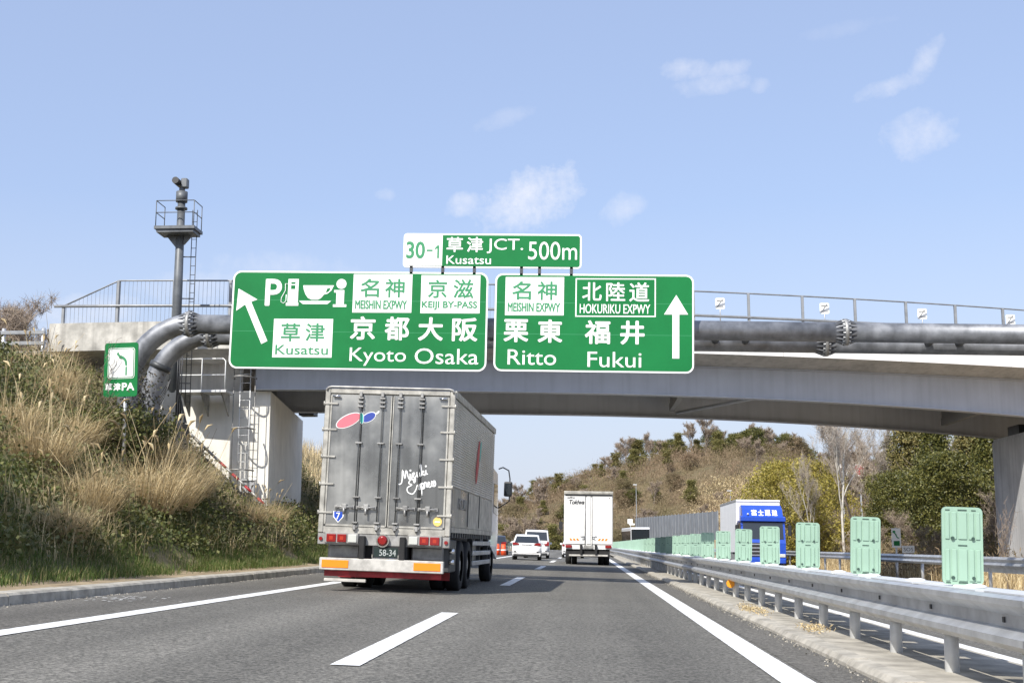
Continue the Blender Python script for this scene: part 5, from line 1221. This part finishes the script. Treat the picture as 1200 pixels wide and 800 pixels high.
TR = [('conifer_tree', 25.6, 108, 1.12, ar_point, 'small pointed dark conifer on the skyline between the bare trees and the olive conifer'), ('conifer_tree', 30.5, 104, 1.1, ar_point, 'pointed dark conifer far right just left of the bridge pier'), ('pine_tree', 19.9, 120, 1.0, ar_point, 'dark pointed tree on the skyline above the yellow bushes'),
      ('bare_tree', 15.6, 78, 1.1, ar_white, 'tall pale-barked bare tree right of the oncoming blue truck'), ('bare_tree', 17.9, 84, 1.2, ar_white2, 'tall slender bare tree behind the white billboard'),
      ('bare_tree', 14.6, 84, .62, ar_white, 'short leaning pale bare tree between the yellow shrub and the tall bare tree'),
      ('evergreen_tree', 19.0, 79, .74, ar_ever, 'dark round evergreen tree left of the conifer, below the bridge'), ('evergreen_tree', 20.9, 77, 1.05, ar_ever2, 'dense dark evergreen tree in the middle of the right-hand trees'),
      ('evergreen_tree', 19.3, 69, .80, ar_ever, 'low dark evergreen bush above the far guard rail'), ('evergreen_tree', 22.6, 72, .98, ar_ever2, 'dense evergreen tree next to the bridge pier'),
      ('conifer_tree', 21.4, 84, 1.10, ar_coni, 'tall olive-brown conifer poking up to the bridge girder'), ('conifer_tree', 24.0, 80, .98, ar_coni, 'olive conifer just left of the bridge pier top'),
      ('yellow_shrub', 14.0, 88, 1.22, ar_will, 'bright yellow-green bush directly behind the blue truck'), ('yellow_shrub', 17.4, 97, 1.1, ar_will, 'yellow-green bush right of the bright one behind the blue truck'),
      ('olive_tree', 15.9, 74, .55, ar_thick, 'tangled leafless shrub above the far guard rail, left of the phone sign'), ('olive_tree', 18.0, 72, .62, ar_thick, 'tangled leafless shrub behind the phone sign'),
      ('olive_tree', 16.9, 64, .45, ar_thick, 'small leafless thicket beside the pier foot'), ('olive_tree', 15.4, 88, .7, ar_thick, 'leafless thicket under the pale bare tree'), ('olive_tree', 20.6, 66, .75, ar_thick, 'brown thicket in front of the evergreen by the pier'),
      ('olive_tree', 25.5, 92, 1.0, ar_oliv, 'olive leafy tree far right behind the conifer'), ('olive_tree', 23.9, 104, .9, ar_oliv, 'olive leafy tree far behind the bare trees'),
      ('bare_tree', 21.0, 92, 1.05, ar_white2, 'bare brown tree rising behind the tall conifer'), ('bare_tree', 27, 96, 1.0, ar_white2, 'bare tree at the far right behind the bridge pier'),
      ('evergreen_tree', 26.0, 76, 1.0, ar_ever2, 'evergreen tree hidden partly by the bridge pier')]
for nm, x, y, s_, ar, lb in TR:
    kind = 'thicket' if ar is ar_thick else nm
    make_tree(kind, (x, y, gy(x, y)), (s_, s_, s_), x * 3.1 + y, lb, ar, None, 'tree' if ar is not ar_thick else 'shrub')
# far-left bare tree above the bank
ar_left = bare_arch(41, 4.4, .08, M_BARKG, M_TWIG, 5200, .55, .007, levels=4, up=.35, spread=.85, first=.08, nch=(4, 4), shrink=.66, trunk_frac=.55)
make_tree('bare_tree', (-23.4, 50.5, 6.6), 1.22, .6, 'bare grey-brown bushy tree at the top left above the bank', ar_left, None, 'tree')
make_tree('bare_tree', (-25.6, 52.5, 6.6), 1.3, 2.4, 'bare tree at the left edge behind the bushy one above the bank', ar_left, None, 'tree')
# unseen tree added outside the frame to cast shade on the near bank
make_tree('evergreen_tree', (-13.6, 13.4, left_z(-13.6, 13.4) - .1), .85, 1.0, 'unseen evergreen tree added to shade the near left bank', ar_ever, None, 'tree')

# brown brush along the right verge and the hill foot
def brush(name, C, per, spread, ls, m, label, cat='shrubs', asp=.16):
    P = np.repeat(C, per, 0) + nr.normal(size=(len(C) * per, 3)) * np.array(spread); o = link(name, np_mesh(name, quads(P, ls, nr, asp, up=.9), 4, m)); tag(o, label, cat, kind='stuff'); return o
n = 1300; X = 14.2 + 16 * nr.random(n); Y = 50 + 75 * nr.random(n); kk = X > .16 * Y + 3; X, Y = X[kk], Y[kk]
Z = np.array([right_z(a, b_) for a, b_ in zip(X, Y)]) + nr.uniform(.1, 1.0, len(X))
brush('brown_brush', np.stack([X, Y, Z], 1), 60, (.5, .5, .35), .17, M_SCRUB, 'brown leafless brush under the trees beside the far guard rail', asp=.12)
rp = np.stack([14.0 + 4 * nr.random(16000), 44 + 60 * nr.random(16000), np.zeros(16000)], 1); rp[:, 2] = [right_z(a, b_) for a, b_ in rp[:, :2]]
o = link('dry_grass', np_mesh('right_dry_grass', blades(rp, nr.uniform(.3, 1.0, len(rp)), .022, nr, .35), 4, M_STRAW)); tag(o, 'dry orange-tan grass behind the far guard rail', 'grass', kind='stuff')
# hill cover
def hill_pts(n, x0, x1, y0, y1):
    x = nr.uniform(x0, x1, n); y = nr.uniform(y0, y1, n); z = np.array([hill_z(a, b_) for a, b_ in zip(x, y)]); k = z > -.9; return np.stack([x, y, z], 1)[k]
HP = hill_pts(9500, -75, 100, 205, 415); HP[:, 2] += nr.uniform(.0, 2.6, len(HP))
P = np.repeat(HP, 52, 0) + nr.normal(size=(len(HP) * 52, 3)) * np.array([.8, .8, .95])
o = link('hill_scrub', np_mesh('hill_scrub', quads(P, .36, nr, .14, up=1.6), 4, M_SCRUB)); tag(o, 'brown and olive leafless scrub covering the hill', 'scrub', kind='stuff')
HP2 = hill_pts(1500, -75, 100, 205, 410); gsel = np.array([math.sin(a * .09 + 1) + math.sin(b_ * .05 + a * .04) for a, b_ in HP2[:, :2]]) > .35; HP2 = HP2[gsel]; HP2[:, 2] += nr.uniform(.5, 2.2, len(HP2))
P = np.repeat(HP2, 60, 0) + nr.normal(size=(len(HP2) * 60, 3)) * np.array([1.2, 1.2, .9])
o = link('hill_bushes', np_mesh('hill_bushes', quads(P, .20, nr, .5), 4, M_OLIVE)); tag(o, 'olive green bushes dotted over the hill', 'bushes', kind='stuff')
# straw patch on the hill above the noise wall
SP = hill_pts(520, 26, 48, 262, 330); P = np.repeat(SP, 60, 0) + nr.normal(size=(len(SP) * 60, 3)) * np.array([1, 1, .5]) + np.array([0, 0, 1.3])
o = link('dry_grass', np_mesh('hill_straw', quads(P, .25, nr, .3, up=1), 4, M_STRAW)); tag(o, 'straw yellow grass patch on the hill slope above the noise wall', 'grass', kind='stuff')
# individual hill trees
f_bare = bare_arch(51, 8, .14, M_BARKG, M_TWIG, 1500, 1.1, .03, levels=3, up=.4, spread=.8, first=.3, nch=(4, 4), shrink=.6, trunk_frac=.6)
f_bare2 = bare_arch(52, 9.5, .15, M_BARKG, M_TWIG, 1700, 1.2, .03, levels=3, up=.65, spread=.55, first=.35, nch=(3, 4), shrink=.58, trunk_frac=.75)
f_green = leafy_arch(53, 7.5, 2.6, .16, M_EVER, 130, 70, .15, 'round', .12, clr=.7)
f_oliv = leafy_arch(54, 8, 2.2, .15, M_OLIVE, 120, 70, .15, 'lump', .12, clr=.7)
f_pine = leafy_arch(55, 9, 2.0, .16, M_CONI, 80, 70, .15, 'lump', .45, clr=.6)
f_brown = leafy_arch(56, 7, 2.6, .14, M_SCRUB, 130, 70, .13, 'round', .1, clr=.75)
kinds = [('bare_tree', f_bare, 'rounded bare brown tree'), ('bare_tree', f_bare2, 'upright bare grey tree'), ('evergreen_tree', f_green, 'dark evergreen tree'), ('olive_tree', f_oliv, 'olive green tree'), ('pine_tree', f_pine, 'thin-stemmed pine'), ('brown_tree', f_brown, 'rust brown bushy tree')]
q = random.Random(77)
spots = []
for k in range(92):                                  # the skyline
    x = -36 + 142 * (k + q.random() * .8) / 92; y = 388 + q.uniform(-14, 16); spots.append((x, y, 'on the hill skyline', q.choices(range(6), (7, 7, 3, 4, 1, 3))[0], q.uniform(.45, .85) if x < 5 else q.uniform(.55, 1.1)))
for k in range(120):
    x = q.uniform(-45, 95); y = q.uniform(240 if x > 30 else 300, 380); spots.append((x, y, 'on the hill slope', q.choices(range(6), (5, 3, 2, 5, 1, 6))[0], q.uniform(.45, .85)))
for k in range(26):
    x = -30 + 38 * k / 26 + q.uniform(-1, 1); y = 272 + q.uniform(-8, 12); spots.append((x, y, 'at the foot of the hill', q.choice((0, 1, 5, 5, 3)), q.uniform(.6, .95)))
for i, (x, y, wh, k, s_) in enumerate(spots):
    nm, ar, lb = kinds[k]; px = 687 + 1480 * x / y
    zone = next(z for lim, z in ((600, 'beside the silver truck'), (655, 'above the white cars'), (722, 'above the white box truck'), (765, 'above the coach'), (842, 'above the noise wall'), (925, 'above the blue truck'), (1000, 'behind the pale bare trees'), (9999, 'behind the roadside evergreens')) if px < lim)
    size = 'tall ' if s_ > .78 else ('low ' if s_ < .6 else '')
    make_tree(nm, (x, y, hill_z(x, y) - .3), (s_ * 1.35, s_ * 1.35, s_), q.uniform(0, 6), '%s%s %s, %s' % (size, lb, wh, zone), ar, '%ss %s' % (lb, wh), 'tree')
# right background rise behind the roadside trees
b2_ = [(x, y) for x, y in [(30 + 3 * i + q.uniform(-1, 1), 118 + q.uniform(-10, 25)) for i in range(16)]]
for x, y in b2_:
    k = q.choice((0, 1, 2, 3, 5)); nm, ar, lb = kinds[k]; make_tree(nm, (x, y, gy(x, y)), q.uniform(.8, 1.1), q.uniform(0, 6), lb + ' in the dense group behind the roadside trees', ar, lb + 's behind the roadside trees', 'tree')
# pale bare shoots at the pier foot
ar_shoot = bare_arch(61, 2.6, .03, M_BARKG, M_TWIG, 160, .3, .004, levels=2, up=.8, spread=.5, first=.05, nch=(4, 5), shrink=.8, trunk_frac=.6)
make_tree('bare_shrub', (14.6, 45.5, right_z(14.6, 45.5)), 1.1, .3, 'thin bare shoots in front of the bridge pier', ar_shoot, None, 'shrub')
# litter of dry leaves and weeds by the median kerb and roadside grit
wp_ = np.concatenate([np.stack([2.60 + nr.normal(0, .08, 500), 20.5 + nr.normal(0, .6, 500), np.full(500, -.02) + nr.random(500) * .09], 1), np.stack([2.75 + nr.normal(0, .08, 260), 15.8 + nr.normal(0, .3, 260), np.full(260, .0) + nr.random(260) * .07], 1)])
o = link('dry_weeds', np_mesh('dry_weeds', quads(wp_, .022, nr, .35), 4, M_STRAW)); tag(o, 'dry weeds and leaf litter caught on the median kerb', 'weeds', kind='stuff')
gx_ = np.stack([nr.choice([-7.25, 2.3], 2500) + nr.normal(0, .06, 2500), nr.uniform(8, 60, 2500), np.zeros(2500)], 1); gx_[:, 2] = -S * gx_[:, 0] + .012
o = link('grit', np_mesh('grit', quads(gx_, .012, nr, .7), 4, M_MED)); tag(o, 'grit gathered along the kerbs', 'grit', kind='stuff')
pc = np.stack([-6.75 + nr.normal(0, .25, 60) , 18.5 + nr.normal(0, .5, 60), np.zeros(60)], 1); pc[:, 2] = -S * pc[:, 0] + .012
me = np.concatenate([np.stack([c + np.array([-a, -b_, 0]), c + np.array([a, -b_, 0]), c + np.array([a, b_, 0]), c + np.array([-a, b_, 0])]) for c, a, b_ in zip(pc, nr.uniform(.01, .04, 60), nr.uniform(.01, .05, 60))])
o = link('paint_flakes', np_mesh('paint_flakes', me, 4, M_PAINT)); tag(o, 'white crumbs scattered on the left shoulder', 'debris', kind='stuff')
print('vegetation', sum(len(m.polygons) for m in bpy.data.meshes))
